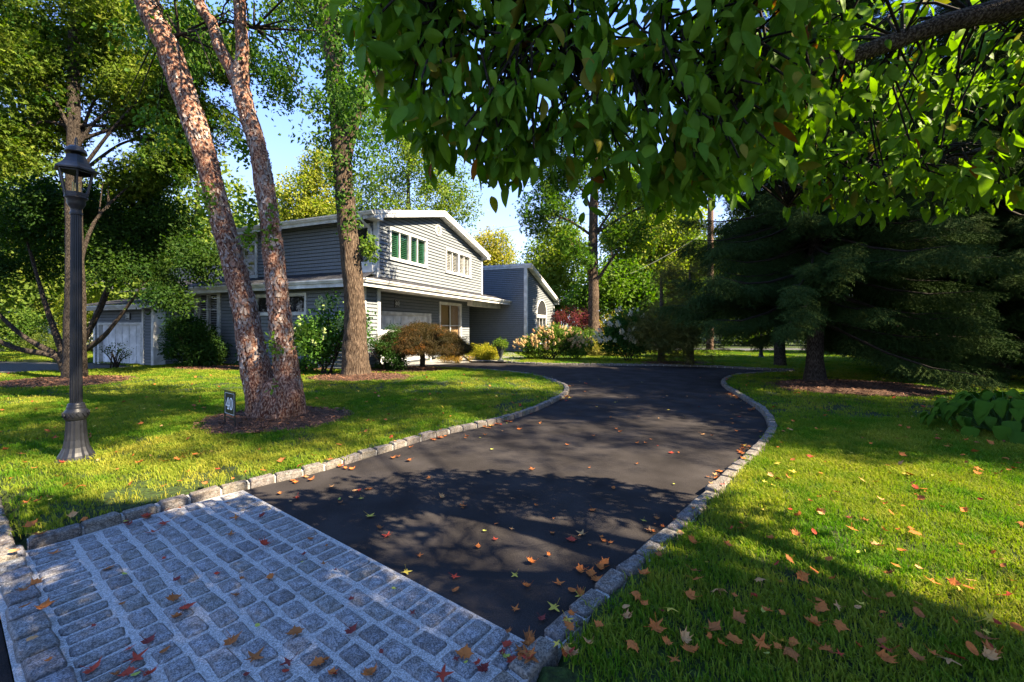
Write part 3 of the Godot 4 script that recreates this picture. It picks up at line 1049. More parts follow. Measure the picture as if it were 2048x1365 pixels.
# ---------------------------------------------------------------- ground
const EDIR := Vector3(0.8126, 0, 0.583)
const ENRM := Vector3(0.583, 0, -0.8126)

func flat_poly(poly: PackedVector2Array, y: float) -> ArrayMesh:
	var b := MB.new()
	var idx := Geometry2D.triangulate_polygon(poly)
	for i in range(0, idx.size(), 3):
		var p := poly[idx[i]]
		var q := poly[idx[i + 1]]
		var r := poly[idx[i + 2]]
		b.tri(Vector3(p.x, y, p.y), Vector3(q.x, y, q.y), Vector3(r.x, y, r.y), UPV)
	return b.mesh()

func structure(called: String, m: Mesh, material: Material, label: String) -> MeshInstance3D:
	var o := part(self, called, m, material)
	tag(o, label, "", "", "structure")
	return o

func smooth_curve(pts: Array, step: float) -> PackedVector2Array:
	var cv := Curve2D.new()
	for i in pts.size():
		var t: Vector2 = (pts[mini(i + 1, pts.size() - 1)] - pts[maxi(i - 1, 0)]) / 6.0
		cv.add_point(pts[i], -t, t)
	cv.bake_interval = 0.05
	var out := PackedVector2Array()
	var l := cv.get_baked_length()
	var n := int(l / step)
	for i in n + 1:
		out.append(cv.sample_baked(l * i / n))
	return out

func lawn_y(x: float, z: float) -> float:
	return 0.05 + 0.022 * noise3.get_noise_3d(x * 5.0, 7.0, z * 5.0) + 0.008 * noise3.get_noise_3d(x * 25.0, 3.0, z * 25.0)

func on_lawn(x: float, z: float) -> bool:
	if x * ENRM.x + z * ENRM.z < 0.37:
		return false
	var p := Vector2(x, z)
	if Geometry2D.is_point_in_polygon(p, drive_wide):
		return false
	for q in bare_polys:
		if Geometry2D.is_point_in_polygon(p, q):
			return false
	return true

func stone(size: Vector3, bevel: float, sd: int, crown_h := 0.006) -> ArrayMesh:
	rng.seed = sd
	var b := MB.new()
	var t := rng.randf_range(0.72, 1.18)
	b.col = Color(t, t * rng.randf_range(0.98, 1.02), t * rng.randf_range(0.94, 1.08))
	var rows: Array = []
	var hx := size.x * 0.5
	var hz := size.z * 0.5
	var jig := PackedVector2Array()
	for i in 12:
		jig.append(Vector2(rng.randf_range(-1, 1), rng.randf_range(-1, 1)) * minf(size.x, size.z) * 0.045)
	for lv in [[-size.y, 0.0], [-bevel * 0.8, 0.0], [0.0, bevel]]:
		var r := PackedVector3Array()
		var k := 0
		for q in 4:
			var sx := 1.0 if q == 0 or q == 3 else -1.0
			var sz := 1.0 if q < 2 else -1.0
			var cr := minf(hx, hz) * 0.32
			for e in 3:
				var a := PI * 0.5 * (q + e * 0.5)
				var cx: float = sx * (hx - cr)
				var cz: float = sz * (hz - cr)
				var ro: float = cr - lv[1] * 0.7
				r.append(Vector3(cx + cos(a) * ro - sx * lv[1] * 0.3 + jig[k].x, lv[0] + rng.randf_range(-0.15, 0.15) * bevel, cz + sin(a) * ro - sz * lv[1] * 0.3 + jig[k].y))
				k += 1
		rows.append(r)
	b.sheet(rows, true)
	var top: PackedVector3Array = rows[2]
	var mid := Vector3(0, crown_h, 0)
	for j in 12:
		b.tri(mid, top[j], top[(j + 1) % 12], UPV)
	return b.mesh()

func along_at(curve: PackedVector2Array, nv: float) -> float:
	for i in curve.size() - 1:
		var a := curve[i].x * ENRM.x + curve[i].y * ENRM.z
		var b := curve[i + 1].x * ENRM.x + curve[i + 1].y * ENRM.z
		if (a - nv) * (b - nv) <= 0.0:
			var p := curve[i].lerp(curve[i + 1], (nv - a) / (b - a) if absf(b - a) > 1e-6 else 0.0)
			return p.x * EDIR.x + p.y * EDIR.z
	return curve[0].x * EDIR.x + curve[0].y * EDIR.z

func kerb(called: String, curve: PackedVector2Array, side: float, label: String, top_y: float, meshes: Array, m: Material) -> void:
	var k := thing(called, Vector3.ZERO, 0.0, label, "kerb", "granite kerbs along the driveway")
	var cv := Curve2D.new()
	for p in curve:
		cv.add_point(p)
	cv.bake_interval = 0.04
	var l := cv.get_baked_length()
	var s := 0.0
	var mort := MB.new()
	var prev := []
	while s < l - 0.1:
		var i := rng.randi() % meshes.size()
		var len := 0.235 * rng.randf_range(0.85, 1.12)
		var p := cv.sample_baked(s + len * 0.5)
		var d := (cv.sample_baked(minf(s + len, l)) - cv.sample_baked(s)).normalized()
		var o := Vector2(d.y, -d.x) * side
		var c := p + o * 0.064
		var bs := Basis(Vector3(d.x, 0, d.y), UPV, Vector3(d.x, 0, d.y).cross(UPV))
		bs = bs * Basis(Vector3.RIGHT, rng.randfn() * 0.04) * Basis(Vector3.BACK, rng.randfn() * 0.03) * Basis(UPV, rng.randfn() * 0.03)
		var st := part(k, "kerb_stone", meshes[i], m)
		st.transform = Transform3D(bs.scaled_local(Vector3((len - 0.018) / 0.22, 1, rng.randf_range(0.92, 1.08))), Vector3(c.x, top_y + rng.randfn() * 0.006, c.y))
		var a := cv.sample_baked(s)
		var q := [Vector3(a.x + o.x * 0.03, -0.05, a.y + o.y * 0.03), Vector3(a.x + o.x * 0.03, top_y - 0.022, a.y + o.y * 0.03), Vector3(a.x + o.x * 0.118, top_y - 0.022, a.y + o.y * 0.118), Vector3(a.x + o.x * 0.118, -0.05, a.y + o.y * 0.118)]
		if prev.size():
			for j in 3:
				mort.quad(prev[j], prev[j + 1], q[j + 1], q[j])
		prev = q
		s += len
	part(k, "mortar", mort.mesh(), M.mortar)

func mound(called: String, label: String, at: Vector3, rx: float, rz: float, h: float, sd: int) -> void:
	rng.seed = sd
	var b := MB.new()
	var rows: Array = []
	for i in 9:
		var f := 1.0 - i / 8.0
		var r := PackedVector3Array()
		for j in 40:
			var a := TAU * j / 40
			var w := 1.0 + 0.16 * noise3.get_noise_3d(cos(a) * 6.0 + sd, sin(a) * 6.0, 0.0) + 0.05 * sin(a * 5.0 + sd)
			var x := cos(a) * rx * f * w
			var z := sin(a) * rz * f * w
			r.append(Vector3(x, 0.03 + h * (1.0 - f * f) + 0.015 * noise3.get_noise_3d((x + at.x) * 40.0, 0, (z + at.z) * 40.0), z))
		rows.append(r)
	b.sheet(rows, true)
	var t := thing(called, at, 0.0, label, "mulch bed", "mulch beds round the trees")
	part(t, "soil_mound", b.mesh(), M.mulch).set_meta("kind", "stuff")
	var chip := MB.new()
	chip.quad(Vector3(-0.03, 0, -0.007), Vector3(0.03, 0.004, -0.006), Vector3(0.028, 0.006, 0.007), Vector3(-0.028, 0.002, 0.006), UPV)
	var xf: Array = []
	var cl: Array = []
	for i in int(rx * rz * 900):
		var a := rng.randf() * TAU
		var f := sqrt(rng.randf()) * 1.02
		var p := Vector3(cos(a) * rx * f, 0.045 + h * (1.0 - f * f), sin(a) * rz * f)
		xf.append(Transform3D((Basis(UPV, rng.randf() * TAU) * Basis(Vector3.RIGHT, rng.randfn() * 0.5) * Basis(Vector3.BACK, rng.randfn() * 0.4)).scaled(Vector3.ONE * rng.randf_range(0.5, 1.3)), p))
		cl.append(Color(0.16, 0.075, 0.04).lerp(Color(0.06, 0.03, 0.02), rng.randf()) * rng.randf_range(0.6, 1.5))
	multi(t, "mulch", chip.mesh(), M.bark_flake, xf, cl)
	var pl := PackedVector2Array()
	for j in 24:
		pl.append(Vector2(at.x + cos(TAU * j / 24) * rx * 0.93, at.z + sin(TAU * j / 24) * rz * 0.93))
	mulch_polys.append(pl)

var mulch_polys: Array = []

func ground() -> void:
	var Lp := [Vector2(-3.24, -2.76), Vector2(-3.13, -2.89), Vector2(-2.95, -3.18), Vector2(-2.68, -3.55), Vector2(-2.39, -3.87), Vector2(-1.99, -4.27), Vector2(-1.56, -4.87), Vector2(-0.99, -5.68), Vector2(-0.3, -6.35), Vector2(0.31, -7.15), Vector2(0.92, -8.36), Vector2(1.31, -9.45), Vector2(1.36, -10.58), Vector2(0.96, -12.01), Vector2(0.21, -13.31), Vector2(-1.1, -14.3), Vector2(-2.4, -14.95), Vector2(-3.8, -15.3)]
	var Rp := [Vector2(-0.82, -0.95), Vector2(-0.05, -1.74), Vector2(0.21, -2.04), Vector2(0.5, -2.36), Vector2(0.89, -2.76), Vector2(1.2, -3.09), Vector2(1.59, -3.54), Vector2(2.03, -4.03), Vector2(2.77, -4.85), Vector2(3.5, -5.7), Vector2(3.96, -6.41), Vector2(4.41, -7.37), Vector2(4.82, -8.71), Vector2(5.2, -10.06), Vector2(5.71, -11.25), Vector2(6.7, -12.53), Vector2(7.76, -13.16), Vector2(9.2, -13.65)]
	var Fp := [Vector2(9.6, -14.0), Vector2(8.5, -14.55), Vector2(7.66, -15.3), Vector2(6.08, -15.87), Vector2(4.21, -16.07), Vector2(2.29, -16.28), Vector2(0.72, -16.61), Vector2(-0.19, -17.3)]
	left_curve = smooth_curve(Lp, 0.12)
	right_curve = smooth_curve(Rp, 0.12)
	far_curve = smooth_curve(Fp, 0.15)
	var garage := [Vector2(-5.0, -15.5), Vector2(-5.2, -15.9), Vector2(-3.6, -19.0), Vector2(-2.6, -21.5), Vector2(-1.3, -18.2)]
	drive_poly.append_array(left_curve)
	drive_poly.append_array(PackedVector2Array(garage))
	var fr := far_curve.duplicate()
	fr.reverse()
	drive_poly.append_array(fr)
	var rr := right_curve.duplicate()
	rr.reverse()
	drive_poly.append_array(rr)
	drive_wide = Geometry2D.offset_polygon(drive_poly, 0.075)[0]
	bare_polys.append(PackedVector2Array([Vector2(-13.3, -15.1), Vector2(-17.4, -17.2), Vector2(-40, -20.5), Vector2(-40, -15.0), Vector2(-16.5, -12.4)]))
	bare_polys.append(PackedVector2Array([Vector2(9, -26.2), Vector2(60, -24), Vector2(60, -29.5), Vector2(9, -29.5)]))

	# one sheet out to the horizon, close-meshed near the drive
	var xs: Array = [-600.0, -300.0, -150.0, -90.0]
	var zs: Array = [-600.0, -300.0, -150.0, -90.0]
	for i in range(-60, -10, 2): xs.append(float(i))
	for i in 154: xs.append(-10.0 + i * 0.13)
	for i in range(12, 62, 2): xs.append(float(i))
	xs.append_array([90.0, 150.0, 300.0, 600.0])
	for i in range(-60, -18, 2): zs.append(float(i))
	for i in 140: zs.append(-18.0 + i * 0.13)
	for i in range(2, 30, 4): zs.append(float(i))
	zs.append_array([60.0, 150.0, 600.0])
	var V := PackedVector3Array()
	var N := PackedVector3Array()
	var I := PackedInt32Array()
	for z in zs:
		for x in xs:
			V.append(Vector3(x, lawn_y(x, z) if on_lawn(x, z) else -0.09, z))
			N.append(UPV)
	var w := xs.size()
	for i in zs.size() - 1:
		for j in w - 1:
			var a := i * w + j
			I.append_array(PackedInt32Array([a, a + 1, a + w + 1, a, a + w + 1, a + w]))
	var A := []
	A.resize(Mesh.ARRAY_MAX)
	A[Mesh.ARRAY_VERTEX] = V
	A[Mesh.ARRAY_NORMAL] = N
	A[Mesh.ARRAY_INDEX] = I
	var lm := ArrayMesh.new()
	lm.add_surface_from_arrays(Mesh.PRIMITIVE_TRIANGLES, A)
	structure("ground", lm, M.soil, "lawn ground around the driveway and house")

	# asphalt of the drive begins where the cobbles end
	var asph := PackedVector2Array()
	for p in drive_poly:
		if p.x * ENRM.x + p.y * ENRM.z > 1.70:
			asph.append(p)
	var ar: Vector3 = EDIR * along_at(right_curve, 1.632) + ENRM * 1.632
	var al: Vector3 = EDIR * along_at(left_curve, 1.632) + ENRM * 1.632
	asph.append(Vector2(ar.x, ar.z))
	asph.append(Vector2(al.x, al.z))
	structure("driveway", flat_poly(asph, 0.0), M.asphalt, "dark asphalt driveway curving to the house")
	var far_s := PackedVector2Array()
	for p in [[-60.0, 0.19], [60.0, 0.19], [60.0, -12.0], [-60.0, -12.0]]:
		var q: Vector3 = EDIR * p[0] + ENRM * p[1]
		far_s.append(Vector2(q.x, q.z))
	structure("street", flat_poly(far_s, -0.03), M.asphalt, "dark asphalt street in the lower left corner")
	structure("side_driveway", flat_poly(bare_polys[0], 0.0), M.old_asphalt, "grey driveway to the garage on the far left")
	structure("far_street", flat_poly(bare_polys[1], 0.0), M.old_asphalt, "far street seen under the spruces")
	structure("walkway", flat_poly(PackedVector2Array([Vector2(-1.75, -17.5), Vector2(-0.25, -17.3), Vector2(0.75, -18.6), Vector2(0.1, -23.0), Vector2(-0.6, -24.4), Vector2(-2.6, -21.6)]), 0.07), M.concrete, "pale concrete walk to the house entrance")
	structure("garage_slab", flat_poly(PackedVector2Array([Vector2(-5.25, -15.8), Vector2(-4.6, -15.35), Vector2(-2.2, -17.2), Vector2(-1.75, -17.5), Vector2(-2.6, -21.6)]), 0.006), M.concrete, "pale concrete strip before the garage door")
	stones()

func stones() -> void:
	rng.seed = 5
	# kerbs
	var km: Array = []
	for i in 8:
		km.append(stone(Vector3(0.22, 0.14, 0.108), 0.014, 300 + i, 0.003))
	rng.seed = 6
	kerb("driveway_kerb", left_curve, 1.0, "granite kerb along the left edge of the driveway", 0.070, km, M.kerb_granite)
	kerb("driveway_kerb", right_curve, -1.0, "granite kerb along the right edge of the driveway", 0.074, km, M.kerb_granite)
	kerb("driveway_kerb", far_curve, -1.0, "granite kerb along the far side of the driveway", 0.075, km, M.kerb_granite)
	var sc := PackedVector2Array()
	for i in 90:
		var q := EDIR * (-4.2 - (89 - i) * 0.2) + ENRM * 0.185
		sc.append(Vector2(q.x, q.z))
	rng.seed = 8
	kerb("street_kerb", sc, 1.0, "granite kerb along the street at the left edge of the photo", 0.07, km, M.kerb_granite)

	# cobbled apron: one kerb course, a header course, seven stretcher courses, a header course
	var ap := thing("cobble_apron", Vector3.ZERO, 0.0, "grey granite cobblestone apron where driveway meets the street", "cobblestones")
	var courses := [[0.20, 0.135, 0.17, 1], [0.345, 0.20, 0.088, 0], [0.565, 0.105, 0.155, 2], [0.688, 0.105, 0.155, 2], [0.811, 0.105, 0.155, 2], [0.934, 0.105, 0.155, 2], [1.057, 0.105, 0.155, 2], [1.18, 0.105, 0.155, 2], [1.303, 0.105, 0.155, 2], [1.426, 0.195, 0.10, 0]]
	var bed := PackedVector2Array()
	var l0 := Vector2(-3.30, -2.72)
	for p in [[-4.17, 0.19], [-1.15, 0.19], [1.22, 1.64], [-3.9, 1.64]]:
		pass
	# the left and right limits follow the kerbs
	var edge_l: Array = []
	var edge_r: Array = []
	for i in 9:
		var nv := 0.19 + i * 1.446 / 8.0
		var ql: Vector3 = EDIR * (along_at(left_curve, nv) - (0.12 if nv < 0.36 else 0.0)) + ENRM * nv
		var qr: Vector3 = EDIR * along_at(right_curve, nv) + ENRM * nv
		edge_l.append(Vector2(ql.x, ql.z))
		edge_r.append(Vector2(qr.x, qr.z))
	edge_r.reverse()
	bed.append_array(PackedVector2Array(edge_l))
	bed.append_array(PackedVector2Array(edge_r))
	part(ap, "mortar_bed", flat_poly(bed, 0.004), M.mortar)
	var pool := {}
	for kind in [0, 1, 2]:
		pool[kind] = []
		for i in 9:
			var sz: Vector3 = [Vector3(0.088, 0.08, 0.19), Vector3(0.17, 0.12, 0.135), Vector3(0.155, 0.08, 0.105)][kind]
			pool[kind].append(stone(sz, 0.012, 400 + kind * 20 + i, 0.004))
	rng.seed = 10
	for c in courses:
		var nv: float = c[0] + c[1] * 0.5
		var e0: float = along_at(left_curve, nv) - (0.1 if c[0] < 0.3 else -0.03)
		var e1: float = along_at(right_curve, nv) - 0.03
		var e := e0 + rng.randf() * 0.02
		while e < e1 - 0.05:
			var len: float = c[2] * rng.randf_range(0.8, 1.22)
			if e + len > e1:
				len = e1 - e
			if len > 0.05:
				var base: Vector3 = [Vector3(0.088, 0.08, 0.19), Vector3(0.17, 0.12, 0.135), Vector3(0.155, 0.08, 0.105)][c[3]]
				var q := EDIR * (e + len * 0.5) + ENRM * (nv + rng.randfn() * 0.004)
				var st := part(ap, "cobblestone", pool[c[3]][rng.randi() % 9], M.granite)
				var bs := Basis(EDIR, UPV, EDIR.cross(UPV)) * Basis(UPV, rng.randfn() * 0.03) * Basis(Vector3.RIGHT, rng.randfn() * 0.012)
				var deep: float = (c[1] - 0.013) / base.z
				st.transform = Transform3D(bs.scaled_local(Vector3(len / base.x, 1, deep * rng.randf_range(0.94, 1.03))), Vector3(q.x, 0.013 + (0.02 if c[3] == 1 else 0.0) + rng.randfn() * 0.002, q.z))
			e += len + rng.randf_range(0.016, 0.028)

func grass() -> void:
	var near: Array = []
	for i in 4:
		near.append(grass_tuft(34, 0.07, 0.054, 900 + i))
	var xf: Array = [[], [], [], []]
	var cl: Array = [[], [], [], []]
	rng.seed = 31
	var no_grass: PackedVector2Array = Geometry2D.offset_polygon(drive_poly, 0.15)[0]
	var bands := [[Vector2(-9.5, -9.0), Vector2(-0.3, -2.0), 10500, 1.0], [Vector2(0.3, -6.5), Vector2(7.5, -0.4), 16500, 1.0], [Vector2(-16, -19.0), Vector2(16, -4), 22000, 1.7], [Vector2(-30, -26), Vector2(30, -12), 16000, 2.6]]
	for bd in bands:
		for i in bd[2]:
			var x := rng.randf_range(bd[0].x, bd[1].x)
			var z := rng.randf_range(bd[0].y, bd[1].y)
			if absf(x) > -z * 1.32 + 0.6:
				continue
			if not on_lawn(x, z) or Geometry2D.is_point_in_polygon(Vector2(x, z), no_grass):
				continue
			var skip := false
			for q in mulch_polys:
				if Geometry2D.is_point_in_polygon(Vector2(x, z), q):
					skip = true
			if skip:
				continue
			var s: float = bd[3] * rng.randf_range(0.8, 1.25)
			var hs: float = (0.8 + 0.3 * bd[3] * 0.6) * rng.randf_range(0.75, 1.2)
			var dry := noise3.get_noise_3d(x * 4.0, 20.0, z * 4.0) * 0.6 + noise3.get_noise_3d(x * 18.0, 30.0, z * 18.0) * 0.5
			# worn edge by the left kerb corner
			var wear := clampf(1.0 - Vector2(x + 2.95, z + 3.6).length() / 0.9, 0.0, 1.0)
			if rng.randf() < wear * 0.75:
				continue
			var t := clampf(0.34 + dry * 0.9 + rng.randfn() * 0.12 + wear * 0.3, 0.0, 1.0)
			var k := rng.randi() % 4
			xf[k].append(Transform3D(Basis(UPV, rng.randf() * TAU).scaled(Vector3(s, hs, s)), Vector3(x, lawn_y(x, z) - 0.006, z)))
			cl[k].append(Color(0.08, 0.185, 0.010).lerp(Color(0.36, 0.33, 0.045), t))
	var g := Node3D.new()
	g.name = "lawn_grass"
	add_child(g)
	tag(g, "short green lawn grass on both sides of the driveway", "grass", "", "stuff")
	for k in 4:
		multi(g, "grass", near[k], M.grass_blade, xf[k], cl[k])

# ---------------------------------------------------------------- lamp, sign, urn, pole
func street_lamp(at: Vector3, label: String, scale := 1.0) -> void:
	var t := thing("street_lamp", at, 0.35, label, "street lamp", "black lamp posts")
	t.scale = Vector3(0.76, 1.0, 0.76) * scale
	var b := MB.new()
	b.lathe([Vector2(0.22, 0.0), Vector2(0.222, 0.035), Vector2(0.20, 0.05), Vector2(0.19, 0.075), Vector2(0.165, 0.11), Vector2(0.14, 0.16), Vector2(0.122, 0.24), Vector2(0.112, 0.34), Vector2(0.106, 0.44), Vector2(0.104, 0.455)], 32, Vector3.ZERO, true, 0.0, 0.05)
	part(t, "base", b.mesh(), M.lamp_black)
	b = MB.new()
	b.lathe([Vector2(0.10, 0.45), Vector2(0.122, 0.47), Vector2(0.13, 0.50), Vector2(0.132, 0.54), Vector2(0.118, 0.565), Vector2(0.10, 0.575), Vector2(0.104, 0.59), Vector2(0.098, 0.605), Vector2(0.09, 0.615), Vector2(0.092, 0.63), Vector2(0.07, 0.645)], 28)
	for j in 14:
		var a := TAU * j / 14
		b.box(Vector3(cos(a) * 0.131, 0.52, sin(a) * 0.131), Vector3(0.02, 0.05, 0.026), Basis(UPV, -a) * Basis(Vector3.RIGHT, 0.7))
	part(t, "collar", b.mesh(), M.lamp_black)
	b = MB.new()
	b.lathe([Vector2(0.068, 0.64), Vector2(0.064, 1.4), Vector2(0.058, 2.72)], 32, Vector3.ZERO, true, 0.0, 0.12)
	b.lathe([Vector2(0.062, 2.70), Vector2(0.07, 2.72), Vector2(0.06, 2.74), Vector2(0.06, 2.77), Vector2(0.085, 2.80), Vector2(0.10, 2.83), Vector2(0.098, 2.87), Vector2(0.125, 2.885), Vector2(0.125, 2.9), Vector2(0.0, 2.9)], 24)
	part(t, "post", b.mesh(), M.lamp_black)
	# six-sided lantern
	var f := MB.new()
	f.lathe([Vector2(0.0, 2.903), Vector2(0.135, 2.903), Vector2(0.135, 2.925), Vector2(0.0, 2.925)], 6, Vector3.ZERO, true)
	for j in 6:
		var a := TAU * j / 6
		var d := Vector3(cos(a), 0, sin(a))
		f.bar(d * 0.125 + UPV * 2.92, d * 0.19 + UPV * 3.18, 0.02, 0.02, d)
		var a2 := TAU * (j + 1) / 6
		var d2 := Vector3(cos(a2), 0, sin(a2))
		f.bar(d * 0.19 + UPV * 3.175, d2 * 0.19 + UPV * 3.175, 0.018, 0.022)
		f.bar(d * 0.129 + UPV * 2.935, d2 * 0.129 + UPV * 2.935, 0.014, 0.018)
	var lan := part(t, "lantern", f.mesh(), M.lamp_black)
	for j in 6:
		var p := MB.new()
		var a := TAU * j / 6
		var a2 := TAU * (j + 1) / 6
		var d := Vector3(cos(a), 0, sin(a))
		var d2 := Vector3(cos(a2), 0, sin(a2))
		p.quad(d * 0.126 + UPV * 2.935, d2 * 0.126 + UPV * 2.935, d2 * 0.186 + UPV * 3.17, d * 0.186 + UPV * 3.17, d + d2)
		part(lan, "pane", p.mesh(), M.glass)
	var r := MB.new()
	r.lathe([Vector2(0.20, 3.175), Vector2(0.245, 3.18), Vector2(0.245, 3.196), Vector2(0.20, 3.225), Vector2(0.155, 3.265), Vector2(0.125, 3.31), Vector2(0.108, 3.35), Vector2(0.1, 3.355), Vector2(0.0, 3.355)], 6, Vector3.ZERO, true)
	part(t, "roof", r.mesh(), M.lamp_black)
	var c := MB.new()
	c.lathe([Vector2(0.06, 3.35), Vector2(0.06, 3.385), Vector2(0.118, 3.378), Vector2(0.116, 3.395), Vector2(0.1, 3.43), Vector2(0.065, 3.455), Vector2(0.025, 3.465), Vector2(0.015, 3.48), Vector2(0.024, 3.495), Vector2(0.012, 3.51), Vector2(0.02, 3.525), Vector2(0.004, 3.56), Vector2(0.0, 3.565)], 20)
	part(t, "finial_cap", c.mesh(), M.lamp_black)
	var s := MB.new()
	s.lathe([Vector2(0.05, 2.925), Vector2(0.05, 2.945), Vector2(0.018, 2.95), Vector2(0.018, 3.0), Vector2(0.0, 3.0)], 14)
	for j in 3:
		var a := TAU * j / 3
		s.tube(PackedVector3Array([Vector3(cos(a) * 0.035, 2.94, sin(a) * 0.035), Vector3(cos(a) * 0.035, 3.06, sin(a) * 0.035)]), PackedFloat32Array([0.011, 0.011]), 8)
	part(lan, "candle_socket", s.mesh(), M.brass)

func yard_sign() -> void:
	var a := Vector3(-4.2, 0, -6.03)
	var e := Vector3(-3.905, 0, -5.81)
	var dx := (e - a).normalized()
	var w := (e - a).length()
	var nz := dx.cross(UPV)
	var t := thing("yard_sign", a, 0.0, "small black yard sign numbered 40 beside the peeling tree", "sign")
	var bs := Basis(dx, UPV, nz)
	for s in [0.0, w]:
		var l := MB.new()
		l.box(dx * s + UPV * 0.28, Vector3(0.014, 0.60, 0.014), bs)
		part(t, "leg", l.mesh(), M.sign_black)
	var b := MB.new()
	b.box(dx * w * 0.5 + UPV * 0.205, Vector3(w, 0.012, 0.012), bs)
	b.box(dx * w * 0.5 + UPV * 0.578, Vector3(w + 0.014, 0.012, 0.0145), bs)
	part(t, "crossbar", b.mesh(), M.sign_black)
	b = MB.new()
	b.box(dx * w * 0.5 + UPV * 0.405, Vector3(w - 0.016, 0.32, 0.008), bs)
	var pl := part(t, "panel", b.mesh(), M.sign_black)
	b = MB.new()
	for s in [-1.0, 1.0]:
		b.box(dx * (w * 0.5 + s * (w * 0.5 - 0.022)) + UPV * 0.405 + nz * 0.0045, Vector3(0.004, 0.296, 0.003), bs)
		b.box(dx * w * 0.5 + UPV * (0.405 + s * 0.148) + nz * 0.0046, Vector3(w - 0.05, 0.004, 0.003), bs)
	part(pl, "border", b.mesh(), M.sign_white)
	var tm := TextMesh.new()
	tm.text = "40"
	var fn := SystemFont.new()
	fn.font_names = PackedStringArray(["Droid Serif"])
	tm.font = fn
	tm.font_size = 64
	tm.pixel_size = 0.235 / 64.0
	tm.depth = 0.004
	var d := part(pl, "digits", tm, M.sign_white)
	d.transform = Transform3D(bs.scaled_local(Vector3(0.95, 1.0, 1)), dx * w * 0.5 + UPV * 0.40 + nz * 0.0065)

func urn(at: Vector3) -> void:
	var t := thing("planter_urn", at, 0.0, "dark footed urn with green plant at the end of the walk", "planter")
	var b := MB.new()
	b.box(Vector3(0, 0.03, 0), Vector3(0.26, 0.06, 0.26))
	b.lathe([Vector2(0.11, 0.06), Vector2(0.07, 0.10), Vector2(0.05, 0.16), Vector2(0.08, 0.24), Vector2(0.13, 0.40), Vector2(0.175, 0.56), Vector2(0.20, 0.60), Vector2(0.20, 0.62), Vector2(0.17, 0.62), Vector2(0.0, 0.58)], 20)
	part(t, "urn", b.mesh(), M.urn_iron)
	crown(t, "plant", [[Vector3(0, 0.72, 0), Vector3(0.28, 0.18, 0.28)]], [leaf_clump(20, 0.12, 0.1, 0.03, -0.3, 51)], 60, Color(0.07, 0.14, 0.02), Color(0.18, 0.22, 0.03), 52, 0.7, 1.2, -1.0)

func utility_pole() -> void:
	var t := thing("utility_pole", Vector3(13.2, 0, -27.5), 0.0, "bare wooden utility pole rising behind the dark spruce", "utility pole")
	var b := MB.new()
	b.tube(PackedVector3Array([Vector3(0, -0.2, 0), Vector3(0.03, 5, 0), Vector3(0.06, 11.5, 0)]), PackedFloat32Array([0.24, 0.21, 0.18]), 12)
	part(t, "pole", b.mesh(), M.pole_wood)
	b = MB.new()
	b.box(Vector3(0.06, 10.7, 0), Vector3(2.2, 0.12, 0.1))
	part(t, "crossarm", b.mesh(), M.pole_wood)
	var runs := [[Vector3(13.2, 8.0, -27.5), Vector3(3.05, 3.35, -29.0), 0.5], [Vector3(12.4, 10.8, -27.5), Vector3(-26, 9.0, -46), 1.0], [Vector3(14.0, 10.8, -27.5), Vector3(-26, 10.6, -46), 1.0]]
	var names := ["thin cable running from the pole to the entrance wing eave", "lower overhead wire crossing the sky behind the house", "upper overhead wire crossing the sky behind the house"]
	for k in 3:
		var w := MB.new()
		var pts := PackedVector3Array()
		var rad := PackedFloat32Array()
		for i in 17:
			var f := i / 16.0
			pts.append(runs[k][0].lerp(runs[k][1], f) - UPV * runs[k][2] * 4.0 * f * (1.0 - f))
			rad.append(0.012)
		w.tube(pts, rad, 5)
		var o := part(self, "cable", w.mesh(), M.grey_metal)
		tag(o, names[k], "wire", "overhead wires")

